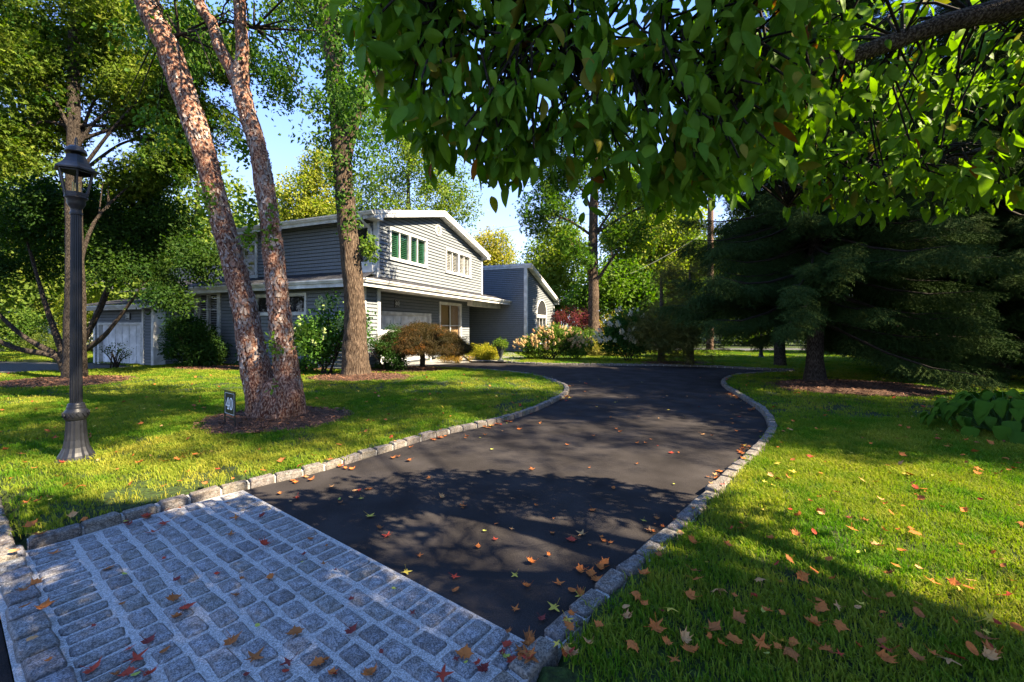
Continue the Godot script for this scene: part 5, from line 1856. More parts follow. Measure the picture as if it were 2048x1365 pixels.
func shrubs() -> void:
	var small := [leaf_clump(30, 0.16, 0.06, 0.03, 0.1, 201), leaf_clump(30, 0.16, 0.055, 0.03, 0.0, 202)]
	var mid := [leaf_clump(22, 0.2, 0.11, 0.065, 0.35, 203), leaf_clump(22, 0.2, 0.10, 0.06, 0.3, 204)]
	var rhodo := [leaf_clump(18, 0.18, 0.14, 0.045, 0.3, 205)]
	var blade := [leaf_clump(26, 0.12, 0.26, 0.018, -0.7, 206)]
	var hb := [[Vector3(0, 1.35, 0), Vector3(0.75, 0.75, 0.6)], [Vector3(-0.3, 0.8, 0.1), Vector3(0.6, 0.6, 0.5)], [Vector3(0.95, 1.35, 0.1), Vector3(0.45, 0.65, 0.4)], [Vector3(0.2, 2.05, 0), Vector3(0.35, 0.35, 0.3)]]
	var h := shrub("hydrangea", "hydrangea with green-white panicles behind the straight brown trunk", "hydrangea", "", Vector3(-5.75, 0.05, -12.75), hb, mid, 330, Color(0.045, 0.12, 0.02), Color(0.09, 0.19, 0.03), 211, 0.8, 1.2)
	flower_heads(h, hb, 42, Color(0.22, 0.32, 0.08), Color(0.34, 0.40, 0.15), 0.16, 212)
	shrub("boxwood", "dark glossy rounded evergreen at the corner of the house", "shrub", "", Vector3(-4.12, 0.05, -13.5), [[Vector3(0, 0.75, 0), Vector3(0.6, 0.85, 0.5)], [Vector3(0.35, 0.4, 0.1), Vector3(0.45, 0.45, 0.4)]], small, 420, Color(0.018, 0.05, 0.014), Color(0.045, 0.10, 0.02), 213, 0.8, 1.3)
	var h2b := [[Vector3(0, 0.75, 0), Vector3(1.2, 0.7, 0.8)], [Vector3(-0.9, 0.5, 0.1), Vector3(0.8, 0.5, 0.6)], [Vector3(1.1, 0.6, 0), Vector3(0.7, 0.6, 0.6)], [Vector3(0.2, 1.1, 0), Vector3(0.7, 0.45, 0.6)]]
	var h2 := shrub("hydrangea", "broad hydrangea with tan and pink faded blooms before the arched window", "hydrangea", "", Vector3(1.75, 0.05, -18.6), h2b, mid, 620, Color(0.05, 0.12, 0.02), Color(0.13, 0.19, 0.03), 214, 0.7, 1.1)
	flower_heads(h2, h2b, 170, Color(0.36, 0.20, 0.08), Color(0.46, 0.34, 0.16), 0.13, 215)
	var h3b := [[Vector3(0, 1.35, 0), Vector3(0.95, 0.85, 0.7)], [Vector3(-0.65, 0.85, 0), Vector3(0.65, 0.6, 0.5)], [Vector3(0.5, 0.8, 0), Vector3(0.7, 0.6, 0.5)]]
	var h3 := shrub("hydrangea", "tall green hydrangea with pale rounded blooms on the far lawn", "hydrangea", "", Vector3(4.95, 0.05, -17.6), h3b, mid, 520, Color(0.03, 0.09, 0.02), Color(0.07, 0.15, 0.03), 216, 0.8, 1.2)
	flower_heads(h3, h3b, 70, Color(0.36, 0.38, 0.22), Color(0.48, 0.42, 0.30), 0.2, 217)
	var rh := shrub("rhododendron", "dark broad-leaved rhododendron under the tall left window", "shrub", "", Vector3(-11.75, 0.05, -15.15), [[Vector3(0, 0.9, 0), Vector3(1.0, 0.85, 0.7)], [Vector3(-0.3, 1.5, 0), Vector3(0.6, 0.4, 0.5)], [Vector3(0.6, 0.6, 0), Vector3(0.6, 0.6, 0.5)]], rhodo, 620, Color(0.018, 0.055, 0.014), Color(0.05, 0.10, 0.02), 218, 0.8, 1.3)
	shrub("twiggy_shrub", "small sparse shrub with bare stems before the left garage door", "shrub", "", Vector3(-14.1, 0.05, -14.7), [[Vector3(0, 0.62, 0), Vector3(0.5, 0.32, 0.3)]], [leaf_clump(9, 0.16, 0.08, 0.04, 0.1, 219)], 45, Color(0.03, 0.07, 0.02), Color(0.07, 0.11, 0.03), 220, 0.7, 1.0, 9, -1.0)
	shrub("low_shrub", "low dark shrub along the house wall behind the leaning trunk", "shrub", "low shrubs along the house wall", Vector3(-8.9, 0.05, -14.3), [[Vector3(0, 0.3, 0), Vector3(0.7, 0.35, 0.35)]], mid, 90, Color(0.02, 0.06, 0.015), Color(0.05, 0.10, 0.02), 221, 0.6, 0.9)
	shrub("low_shrub", "low shrub between the right birch stem and brown trunk", "shrub", "low shrubs along the house wall", Vector3(-6.75, 0.05, -13.2), [[Vector3(0, 0.4, 0), Vector3(0.5, 0.45, 0.35)], [Vector3(0.1, 0.95, 0), Vector3(0.25, 0.3, 0.2)]], mid, 120, Color(0.03, 0.09, 0.02), Color(0.10, 0.19, 0.03), 222, 0.6, 0.9)
	shrub("yellow_perennial", "bright yellow-green perennials beside the entrance walk", "plant", "yellow perennials by the walk", Vector3(-1.45, 0.05, -18.3), [[Vector3(0, 0.35, 0), Vector3(0.75, 0.35, 0.5)], [Vector3(0.5, 0.3, 0.2), Vector3(0.5, 0.3, 0.4)]], [leaf_clump(30, 0.14, 0.10, 0.025, -0.2, 223)], 330, Color(0.24, 0.24, 0.02), Color(0.46, 0.36, 0.04), 224, 0.7, 1.1, 4)
	shrub("yellow_perennial", "low orange and yellow plants left of the entrance walk", "plant", "yellow perennials by the walk", Vector3(-2.35, 0.05, -17.3), [[Vector3(0, 0.16, 0), Vector3(0.8, 0.18, 0.35)]], [leaf_clump(30, 0.12, 0.07, 0.02, -0.1, 225)], 170, Color(0.22, 0.18, 0.03), Color(0.42, 0.22, 0.05), 226, 0.7, 1.0, 4)
	shrub("ornamental_grass", "pale yellow ornamental grass at the foot of the sweetgum", "plant", "", Vector3(4.55, 0.05, -21.0), [[Vector3(0, 0.35, 0), Vector3(0.7, 0.45, 0.5)], [Vector3(0.9, 0.35, 0.2), Vector3(0.7, 0.4, 0.5)]], blade, 210, Color(0.22, 0.24, 0.06), Color(0.42, 0.36, 0.10), 227, 1.0, 1.6, 3, -1.0)
	shrub("purple_shrub", "reddish purple-leaved shrub behind the hydrangea", "shrub", "", Vector3(3.45, 0, -22.6), [[Vector3(0, 1.75, 0), Vector3(1.35, 0.95, 0.9)], [Vector3(0.6, 1.3, 0), Vector3(0.9, 0.7, 0.7)]], small, 560, Color(0.10, 0.022, 0.045), Color(0.26, 0.06, 0.09), 228, 0.9, 1.4)
	shrub("green_shrub", "loose green shrub below the purple leaves", "shrub", "", Vector3(3.6, 0, -21.4), [[Vector3(0, 0.8, 0), Vector3(1.1, 0.7, 0.6)]], mid, 280, Color(0.06, 0.13, 0.03), Color(0.15, 0.21, 0.04), 229, 0.7, 1.0)
	shrub("yellow_shrub", "tall yellowing shrub right of the sweetgum trunk", "shrub", "", Vector3(6.3, 0, -24.5), [[Vector3(0, 1.4, 0), Vector3(1.1, 1.2, 0.9)], [Vector3(-1.0, 1.0, 0), Vector3(0.8, 1.0, 0.7)]], mid, 420, Color(0.15, 0.19, 0.03), Color(0.36, 0.27, 0.05), 230, 0.8, 1.2)
	# neighbour's planting at far left
	shrub("rose_shrub", "red-flowered shrub at the left edge beyond the side driveway", "shrub", "", Vector3(-29.5, 0, -24.5), [[Vector3(0, 1.2, 0), Vector3(2.2, 1.1, 1.2)], [Vector3(0.6, 1.9, 0), Vector3(1.0, 0.5, 0.8)]], mid, 420, Color(0.05, 0.12, 0.02), Color(0.14, 0.20, 0.03), 231, 1.0, 1.6)
	shrub("clipped_hedge", "low rounded clipped hedge beside the pale side driveway", "hedge", "", Vector3(-25.0, 0, -22.0), [[Vector3(0, 0.55, 0), Vector3(1.6, 0.6, 0.8)], [Vector3(1.2, 0.5, 0), Vector3(1.0, 0.5, 0.7)]], small, 420, Color(0.06, 0.11, 0.02), Color(0.15, 0.19, 0.04), 232, 1.0, 1.6)
	shrub("arborvitae", "bright yellow-green column hedge seen left of the garage wall", "hedge", "", Vector3(-24.5, 0, -24.2), [[Vector3(0, 1.9, 0), Vector3(1.1, 1.9, 1.0)], [Vector3(-1.4, 1.7, 0), Vector3(0.9, 1.8, 0.9)]], small, 700, Color(0.14, 0.20, 0.02), Color(0.30, 0.32, 0.03), 233, 1.0, 1.6)
	for k in 5:
		shrub("far_hedge", ["dark hedge beyond the far street behind the distant lamp", "dark hedge beyond the far street right of the lamp", "hedge far behind the big spruce trunk", "far hedge behind the right spruces", "far hedge at the right edge of the picture"][k], "hedge", "far hedges beyond the street", Vector3([12.5, 18.5, 25.0, 32.0, 40.0][k], 0, [-33.0, -31.5, -32.0, -31.0, -31.0][k]), [[Vector3(0, 1.2, 0), Vector3(3.6, 1.5, 1.2)], [Vector3(1.5, 2.4, 0), Vector3(2.4, 1.3, 1.0)]], mid, 650, Color(0.035, 0.085, 0.016), Color(0.11, 0.15, 0.025), 640 + k, 1.3, 2.0)
	hosta()
	japanese_maple()

# ---------------------------------------------------------------- trees
func trees() -> void:
	var gum := [leaf_clump(18, 0.34, 0.15, 0.12, 0.25, 240, true), leaf_clump(18, 0.32, 0.14, 0.11, 0.3, 241, true)]
	var oval := [leaf_clump(26, 0.38, 0.13, 0.08, 0.4, 242), leaf_clump(26, 0.36, 0.12, 0.075, 0.4, 243)]
	var far := [leaf_clump(24, 0.6, 0.26, 0.17, 0.3, 244), leaf_clump(24, 0.6, 0.24, 0.16, 0.3, 245)]
	# straight trunk with vines in front of the house
	var ob := Vector3(-4.6, 0, -12.13)
	var op := [Vector3(0, -0.1, 0), Vector3(0.0, 0.5, 0), Vector3(-0.02, 1.2, 0), Vector3(-0.03, 2.3, 0), Vector3(-0.31, 5.25, 0), Vector3(-0.53, 8.2, 0), Vector3(-0.82, 11.1, 0), Vector3(-1.0, 14.0, 0)]
	var orad := [0.40, 0.37, 0.325, 0.285, 0.26, 0.26, 0.25, 0.19]
	var ot := thing("vine_clad_tree", ob, 0.0, "straight brown-barked tree with vines up its trunk before the house corner", "tree")
	var b := MB.new()
	bark_tube(b, PackedVector3Array(op), PackedFloat32Array(orad), 48, 22, 0.03, 26.0, 0.3)
	part(ot, "trunk", b.mesh(), M.bark)
	b = MB.new()
	bark_tube(b, PackedVector3Array([Vector3(-0.4, 6.2, 0.0), Vector3(-0.1, 7.3, 0.1), Vector3(0.35, 8.6, 0.2), Vector3(0.95, 10.4, 0.3), Vector3(1.4, 12.5, 0.3)]), PackedFloat32Array([0.22, 0.2, 0.18, 0.15, 0.06]), 20, 10, 0.02, 26.0)
	part(ot, "limb", b.mesh(), M.bark)
	b = MB.new()
	bark_tube(b, PackedVector3Array([Vector3(0.45, 8.8, 0.2), Vector3(1.8, 9.6, 0.2), Vector3(3.2, 10.0, 0.2), Vector3(5.8, 10.3, 0.6)]), PackedFloat32Array([0.12, 0.09, 0.06, 0.02]), 12, 8, 0.01, 26.0)
	part(ot, "limb", b.mesh(), M.bark)
	crown(ot, "foliage", [[Vector3(0.5, 10.2, 0.2), Vector3(1.3, 1.3, 1.2)], [Vector3(-1.4, 10.6, 0), Vector3(1.2, 1.2, 1.2)], [Vector3(0.7, 12.2, 0), Vector3(2.2, 1.3, 2.0)], [Vector3(-2.4, 9.0, -0.4), Vector3(0.8, 0.8, 0.9)], [Vector3(0.1, 8.0, 0.2), Vector3(0.55, 0.8, 0.5)], [Vector3(-0.9, 7.3, 0.3), Vector3(0.4, 0.9, 0.4)], [Vector3(0.35, 6.5, 0.1), Vector3(0.5, 0.7, 0.45)], [Vector3(5.4, 9.7, 0.5), Vector3(1.0, 0.7, 0.9)], [Vector3(4.2, 10.2, 0.5), Vector3(0.9, 0.6, 0.9)], [Vector3(5.9, 10.8, 0.9), Vector3(1.0, 0.6, 0.9)]], oval, 1300, Color(0.05, 0.12, 0.02), Color(0.13, 0.20, 0.03), 250, 0.7, 1.1, -0.05)
	rng.seed = 251
	var ivy := [leaf_clump(8, 0.12, 0.10, 0.075, 0.6, 252)]
	crown(ot, "vine_leaves", [[Vector3(-0.45, 7.0, 0.1), Vector3(0.42, 1.9, 0.42)], [Vector3(-0.65, 9.8, 0.1), Vector3(0.45, 2.0, 0.42)], [Vector3(-0.2, 4.9, 0.15), Vector3(0.36, 0.9, 0.32)]], ivy, 620, Color(0.05, 0.12, 0.02), Color(0.11, 0.19, 0.03), 253, 0.7, 1.3, -0.1)
	crown(ot, "shoot_leaves", [[Vector3(0.42, 3.75, 0.1), Vector3(0.22, 0.5, 0.2)]], ivy, 60, Color(0.06, 0.14, 0.02), Color(0.14, 0.20, 0.03), 254, 0.7, 1.2, -1.0)
	# grey trunk behind the lamp
	tree("tall_tree", "tall grey-trunked tree standing behind the street lamp", "tree", "", Vector3(-11.95, 0, -11.25), [Vector3(0, -0.1, 0), Vector3(0.02, 0.5, 0), Vector3(0.03, 2.5, 0), Vector3(-0.02, 5.5, 0), Vector3(0.0, 9.0, 0), Vector3(0.05, 13, 0)], [0.27, 0.235, 0.20, 0.155, 0.12, 0.05],
		[[Vector3(1.7, 8.2, -0.8), Vector3(1.3, 1.3, 1.2)], [Vector3(-0.9, 8.6, 0.4), Vector3(1.1, 1.2, 1.2)], [Vector3(0.3, 10.5, -0.3), Vector3(2.4, 1.4, 2.2)], [Vector3(2.0, 6.4, -0.6), Vector3(0.9, 0.8, 0.9)], [Vector3(-1.2, 6.2, 0.5), Vector3(0.8, 0.8, 0.8)], [Vector3(0.8, 5.9, -1.0), Vector3(0.8, 0.7, 0.8)], [Vector3(3.6, 9.2, -0.2), Vector3(1.2, 1.0, 1.2)], [Vector3(-1.0, 7.4, -0.2), Vector3(1.2, 1.0, 1.0)], [Vector3(1.0, 7.2, -1.2), Vector3(1.3, 1.0, 1.0)], [Vector3(2.6, 7.6, -0.8), Vector3(1.2, 1.0, 1.0)], [Vector3(-2.0, 9.4, 0), Vector3(1.4, 1.2, 1.2)], [Vector3(0.3, 8.8, -0.8), Vector3(1.3, 1.2, 1.0)]],
		gum, 7200, Color(0.035, 0.095, 0.014), Color(0.20, 0.25, 0.03), 255, 0.5, 0.85, M.dark_bark, -0.1)
	# dark spreading tree behind it
	var dt := thing("dogwood_tree", Vector3(-14.2, 0, -13.2), 0.0, "dark spreading multi-stemmed tree in front of the left garage", "tree")
	b = MB.new()
	var ends := [Vector3(-2.9, 3.0, 0.3), Vector3(-2.0, 3.6, -0.8), Vector3(-1.2, 4.6, 0.2), Vector3(0.4, 4.8, 0.3), Vector3(1.8, 3.7, 0.2), Vector3(2.8, 2.9, 0.4), Vector3(-3.2, 2.2, 0.6), Vector3(1.1, 4.4, -0.9)]
	var eb: Array = []
	for e in ends:
		bark_tube(b, PackedVector3Array([Vector3(e.x * 0.03, -0.1, 0), Vector3(e.x * 0.10, 0.55, e.z * 0.1), e * 0.5 + Vector3(0, -0.15, 0), e]), PackedFloat32Array([0.12, 0.10, 0.065, 0.02]), 12, 8, 0.012, 26.0)
		eb.append([e + Vector3(0, 0.3, 0), Vector3(1.2, 0.75, 1.1)])
	part(dt, "trunk", b.mesh(), M.dark_bark)
	eb.append_array([[Vector3(0, 5.2, 0), Vector3(2.2, 1.1, 1.8)], [Vector3(3.6, 2.45, 0.7), Vector3(1.0, 0.45, 0.8)], [Vector3(3.2, 4.6, 0), Vector3(1.3, 0.9, 1.0)], [Vector3(4.2, 3.6, 0.2), Vector3(0.9, 0.7, 0.8)], [Vector3(2.4, 5.6, 0), Vector3(0.9, 1.0, 0.8)]])
	crown(dt, "foliage", eb, oval, 4600, Color(0.016, 0.05, 0.012), Color(0.055, 0.10, 0.016), 256, 0.6, 0.95, -0.12)
	# sweetgum beyond the drive
	tree("sweetgum", "slim-trunked green tree in the middle behind the far kerb", "tree", "", Vector3(4.35, 0, -22), [Vector3(0, -0.1, 0), Vector3(0, 0.6, 0), Vector3(0.0, 3.0, 0), Vector3(-0.02, 6.0, 0), Vector3(0.05, 9.5, 0), Vector3(0.1, 13.5, 0)], [0.34, 0.30, 0.27, 0.25, 0.20, 0.06],
		[[Vector3(-2.5, 7.6, 0), Vector3(1.5, 1.3, 1.3)], [Vector3(-1.6, 9.6, 0), Vector3(1.6, 1.4, 1.4)], [Vector3(-1.3, 5.9, 0.3), Vector3(0.9, 0.7, 0.9)], [Vector3(1.7, 8.8, 0), Vector3(1.7, 1.4, 1.4)], [Vector3(2.0, 6.3, 0.2), Vector3(1.5, 0.9, 1.2)], [Vector3(0.1, 11.8, 0), Vector3(2.4, 1.8, 2.2)], [Vector3(-0.6, 5.0, 0.7), Vector3(0.5, 0.4, 0.5)], [Vector3(3.9, 8.4, 0.7), Vector3(1.5, 1.2, 1.3)]],
		gum, 2400, Color(0.05, 0.13, 0.02), Color(0.15, 0.24, 0.03), 257, 0.8, 1.2, M.bark, -0.1, 0.4)
	# trees behind the house and along the back
	var rows := [
		["tree_behind_house", "yellow-green sunlit tree behind the roof, left of the brown trunk", Vector3(-17.6, 0, -35), 15.5, [[Vector3(0, 12.2, 0), Vector3(2.6, 2.6, 2.4)], [Vector3(-1.5, 9.5, 0), Vector3(2.4, 2.4, 2.2)], [Vector3(1.5, 15.0, 0), Vector3(1.8, 1.8, 1.8)], [Vector3(2.4, 10.5, 0), Vector3(2.2, 2.2, 2)]], 900, Color(0.16, 0.22, 0.03), Color(0.36, 0.34, 0.05)],
		["tree_behind_house", "airy bluish-green tree behind the gable ridge", Vector3(-9.2, 0, -37), 20.0, [[Vector3(0.5, 16.5, 0), Vector3(4.2, 3.2, 3)], [Vector3(-3.5, 13.0, 0), Vector3(3.4, 2.8, 3)], [Vector3(3.6, 13.0, 0), Vector3(3.0, 2.8, 2.6)], [Vector3(0.5, 11.0, 0), Vector3(3.6, 2.2, 3)], [Vector3(-1.5, 20, 0), Vector3(3.5, 2.6, 3)]], 1050, Color(0.09, 0.17, 0.03), Color(0.24, 0.29, 0.05)],
		["tree_behind_house", "rounded yellowing tree seen just right of the gable", Vector3(-2.0, 0, -45), 11.5, [[Vector3(0, 9.6, 0), Vector3(2.4, 2.6, 2.2)], [Vector3(-2.6, 9.2, 0), Vector3(2.0, 2.0, 2.0)]], 500, Color(0.24, 0.25, 0.04), Color(0.44, 0.36, 0.07)],
		["tree_behind_house", "bright green tree rising above the entrance wing roof", Vector3(3.9, 0, -36), 10.5, [[Vector3(0, 7.0, 0), Vector3(3.0, 2.6, 2.6)], [Vector3(0.6, 9.2, 0), Vector3(1.8, 1.6, 1.8)], [Vector3(-0.8, 4.2, 0), Vector3(3.0, 2.0, 2.6)]], 900, Color(0.12, 0.20, 0.03), Color(0.32, 0.36, 0.05)],
		["tree_behind_house", "bright leafy tree between sweetgum and the tall pole", Vector3(10.4, 0, -31), 12.5, [[Vector3(-1.5, 8.5, 0), Vector3(2.6, 2.4, 2.4)], [Vector3(1.4, 9.5, 0), Vector3(2.6, 2.6, 2.4)], [Vector3(0, 5.5, 0), Vector3(3.6, 2.2, 2.6)], [Vector3(2.8, 6.0, 0), Vector3(2.2, 2.2, 2.2)], [Vector3(0, 12, 0), Vector3(2.5, 2.0, 2.2)]], 1350, Color(0.12, 0.20, 0.03), Color(0.36, 0.38, 0.07)],
		["tree_behind_house", "green shaded tree low behind the sweetgum trunk", Vector3(7.0, 0, -29), 7.0, [[Vector3(0, 4.2, 0), Vector3(2.4, 2.4, 2)], [Vector3(-1.5, 2.8, 0), Vector3(1.8, 2.0, 1.6)], [Vector3(2.4, 3.0, 0), Vector3(2.0, 2.2, 1.8)]], 700, Color(0.05, 0.12, 0.02), Color(0.14, 0.22, 0.03)]]
	var sd := 300
	for r in rows:
		sd += 1
		tree(r[0], r[1], "tree", "trees behind the house", r[2], [Vector3(0, -0.1, 0), Vector3(0.1, r[3] * 0.3, 0), Vector3(-0.1, r[3] * 0.65, 0), Vector3(0, r[3], 0)], [0.34, 0.27, 0.18, 0.04], r[4], far, int(r[5] * 2.0), r[6], r[7], sd, 0.7, 1.15, M.grey_bark, -0.05)
	# the belt of woods further back: one tree each
	var belt_green := [["tree behind the dogwood's left limbs, deep green", -34, -40], ["green tree behind the neighbour's white house", -46, -46], ["green tree behind the left garage roof", -26, -38], ["tree showing under the dogwood's crown at left", -40, -33],
		["green tree far behind the pole", 17, -44], ["dark tree behind the left side of the spruce", 22, -38], ["dark tree behind the middle spruce", 30, -40], ["dark tree at right behind the second spruce", 39, -38], ["tall dark tree at the far right edge", 47, -36], ["sunlit tree seen through the spruce gap", 26, -50], ["small far tree beyond the far street", 14, -38], ["far dark tree between house and sweetgum", 2, -60], ["tall green tree at the left edge of the picture", -24, -17.5], ["green tree behind the grey trunk and street lamp", -19, -25], ["bright tree behind the arborvitae hedge", -31, -29]]
	for q in belt_green:
		sd += 1
		rng.seed = sd
		var hgt := rng.randf_range(10, 14)
		var dark := 0.75 if q[1] > 20 else 1.2
		tree("background_tree", q[0], "tree", "", Vector3(q[1], 0, q[2]), [Vector3(0, -0.1, 0), Vector3(0.1, hgt * 0.3, 0), Vector3(-0.1, hgt * 0.65, 0), Vector3(0, hgt, 0)], [0.36, 0.28, 0.18, 0.04],
			[[Vector3(0, hgt * 0.75, 0), Vector3(4.2, 3.4, 3.6)], [Vector3(-3, hgt * 0.5, 0.5), Vector3(3.2, 2.8, 3)], [Vector3(3, hgt * 0.48, 0.5), Vector3(3.2, 2.8, 3)], [Vector3(0.5, hgt * 0.28, 1), Vector3(3.8, 2.4, 3)]], far, 900, Color(0.05, 0.10, 0.02) * dark, Color(0.15, 0.19, 0.03) * dark, sd, 0.9, 1.4, M.grey_bark, -0.15)
	# conifers on the right
	spruce(Vector3(7.9, 0, -10.76), "big dark spruce with flared trunk in its long mulch bed", 13.0, 3.3, 1.7, 0.21, 400, 0.8, 2.15)
	spruce(Vector3(14.6, 0, -12.6), "dark spruce whose drooping boughs hang at the right edge", 14.0, 4.6, 1.5, 0.36, 420, 0.8)
	spruce(Vector3(18.5, 0, -15.0), "dark spruce filling the gap behind the two nearer ones", 14.0, 4.2, 1.3, 0.3, 440, 0.8)
	spruce(Vector3(25.0, 0, -20), "far dark spruce behind the right edge of the lawn", 13.0, 5.0, 1.2, 0.3, 460, 0.8)
	spruce(Vector3(11.7, 0, -11.15), "small low spruce growing alone on the right lawn", 2.6, 1.05, 0.12, 0.07, 480, 0.85)
	var hm := [needle_spray(0.5, 500, 8, 0.06), needle_spray(0.45, 501, 8, 0.06)]
	for k in 2:
		var at: Vector3 = [Vector3(6.85, 0.04, -15.9), Vector3(6.1, 0.04, -16.9)][k]
		var t := thing("hemlock_tree", at, 0.0, ["olive-brown feathery evergreen with a visible trunk left of the spruces", "green feathery evergreen behind the tall hydrangea"][k], "evergreen", "feathery evergreens beyond the kerb")
		b = MB.new()
		bark_tube(b, PackedVector3Array([Vector3(0, -0.1, 0), Vector3(0.05, 1.5, 0), Vector3(0, 3.6, 0)]), PackedFloat32Array([0.15, 0.12, 0.03]), 14, 8, 0.012, 30.0, 0.3)
		part(t, "trunk", b.mesh(), M.grey_bark)
		crown(t, "foliage", [[Vector3(0, 0.9, 0), Vector3(1.25, 0.8, 1.1)], [Vector3(0, 1.9, 0), Vector3(1.15, 1.0, 1.0)], [Vector3(0.1, 3.0, 0), Vector3(0.8, 0.9, 0.7)], [Vector3(-0.6, 1.3, 0.2), Vector3(0.8, 0.9, 0.7)], [Vector3(0.4, 3.7, 0), Vector3(0.4, 0.5, 0.4)]], hm, 1500, Color(0.045, 0.06, 0.016), Color(0.12, 0.12, 0.03), 510 + k, 0.6, 1.0, -0.2, M.needle)
	tree("lawn_tree", "straight-trunked tree standing on the bright far lawn", "tree", "", Vector3(10.05, 0, -15.47), [Vector3(0, -0.1, 0), Vector3(0, 1.5, 0), Vector3(0.1, 4, 0), Vector3(0.1, 8, 0)], [0.19, 0.16, 0.14, 0.05], [[Vector3(0, 5.5, 0), Vector3(2.0, 1.6, 1.8)], [Vector3(0.5, 4.0, 0), Vector3(1.8, 1.0, 1.6)]], oval, 420, Color(0.03, 0.08, 0.015), Color(0.08, 0.14, 0.02), 520, 0.8, 1.2, M.grey_bark)
	tree("shade_tree", "very tall wide-crowned tree out of frame right of the camera", "tree", "", Vector3(10.0, 0, 4.6), [Vector3(0, -0.1, 0), Vector3(0, 3, 0), Vector3(-0.2, 7, -0.6), Vector3(-0.5, 12.5, -2.5)], [0.5, 0.42, 0.32, 0.08],
		[[Vector3(-6.5, 11.0, -7.6), Vector3(1.9, 0.9, 1.5)], [Vector3(-5.7, 11.6, -5.1), Vector3(1.6, 0.9, 1.3)], [Vector3(-2.5, 11.0, -8.1), Vector3(2.0, 0.9, 1.6)], [Vector3(1.0, 11.4, -7.6), Vector3(1.9, 0.9, 1.6)], [Vector3(-1.0, 12.8, -5.6), Vector3(2.0, 0.9, 1.6)], [Vector3(-4.1, 10.6, -10.0), Vector3(1.6, 0.8, 1.2)], [Vector3(-1.0, 11.0, -1.6), Vector3(2.0, 0.7, 0.9)], [Vector3(1.0, 11.5, -1.7), Vector3(1.6, 0.7, 0.8)], [Vector3(2.5, 11.3, -1.4), Vector3(1.6, 0.7, 0.9)]], oval, 3000, Color(0.05, 0.12, 0.02), Color(0.10, 0.18, 0.03), 532, 0.7, 1.1, M.grey_bark, -0.12)
	var st3 := tree("shade_tree", "tall tree out of frame to the right of the spruce", "tree", "", Vector3(14.5, 0, -6.5), [Vector3(0, -0.1, 0), Vector3(0, 3, 0), Vector3(0, 7, 0), Vector3(0, 12.5, 0)], [0.5, 0.42, 0.32, 0.08],
		[[Vector3(-2.0, 11.0, -1.2), Vector3(2.4, 0.9, 1.8)], [Vector3(1.0, 11.5, 0.5), Vector3(2.4, 0.9, 1.8)], [Vector3(-1.8, 11.2, 3.4), Vector3(1.6, 0.8, 1.0)], [Vector3(2.2, 11.0, 3.6), Vector3(2.2, 0.9, 1.5)], [Vector3(-3.5, 11.6, -3.0), Vector3(2.0, 0.9, 1.6)], [Vector3(-2.9, 11.3, 3.8), Vector3(1.4, 0.5, 1.1)], [Vector3(-1.5, 11.3, 1.2), Vector3(1.5, 0.5, 1.2)], [Vector3(-0.7, 11.3, 2.4), Vector3(1.3, 0.5, 1.0)], [Vector3(-4.7, 11.3, 2.4), Vector3(1.0, 0.5, 0.8)], [Vector3(-6.2, 11.3, 0.9), Vector3(1.1, 0.5, 0.9)], [Vector3(-4.2, 11.3, -0.3), Vector3(1.3, 0.5, 1.0)], [Vector3(-7.7, 11.3, 2.9), Vector3(0.9, 0.5, 0.7)], [Vector3(1.1, 11.2, 6.1), Vector3(1.7, 0.5, 1.4)]], oval, 2600, Color(0.05, 0.12, 0.02), Color(0.10, 0.18, 0.03), 533, 0.7, 1.1, M.grey_bark, -0.1)
	crown(st3, "foliage", [[Vector3(-6.0, 11.0, 3.3), Vector3(1.3, 0.5, 0.9)], [Vector3(-11.0, 11.0, 2.3), Vector3(1.3, 0.5, 0.9)], [Vector3(-2.1, 11.3, 4.6), Vector3(1.1, 0.5, 0.8)], [Vector3(-3.3, 11.0, 5.8), Vector3(1.7, 0.5, 1.2)], [Vector3(-1.5, 11.2, 5.9), Vector3(1.4, 0.5, 1.0)], [Vector3(-8.0, 11.0, 6.3), Vector3(1.5, 0.5, 1.0)], [Vector3(-6.2, 11.0, 5.9), Vector3(1.4, 0.5, 1.0)], [Vector3(-4.7, 11.0, 4.4), Vector3(1.4, 0.5, 1.0)], [Vector3(-9.3, 11.4, 4.5), Vector3(1.4, 0.5, 1.0)]], oval, 620, Color(0.05, 0.12, 0.02), Color(0.10, 0.18, 0.03), 534, 0.5, 0.9, -0.05)
	# trees standing right of the frame, whose shade falls across drive and lawn
	tree("shade_tree", "broad tree beyond the right edge shading lawn and driveway", "tree", "", Vector3(13.0, 0, -3.3), [Vector3(0, -0.1, 0), Vector3(0, 2, 0), Vector3(0.1, 5, 0), Vector3(0, 9.5, 0)], [0.35, 0.28, 0.2, 0.05],
		[[Vector3(-1.2, 6.6, 0.6), Vector3(2.2, 1.2, 1.2)], [Vector3(1.0, 7.4, -0.5), Vector3(2.2, 1.4, 1.6)], [Vector3(-0.4, 8.6, -0.6), Vector3(2.0, 1.0, 1.6)], [Vector3(-1.8, 5.6, -0.6), Vector3(1.6, 0.9, 1.2)]], oval, 2600, Color(0.05, 0.12, 0.02), Color(0.10, 0.18, 0.03), 530, 0.8, 1.2, M.grey_bark, -0.08)
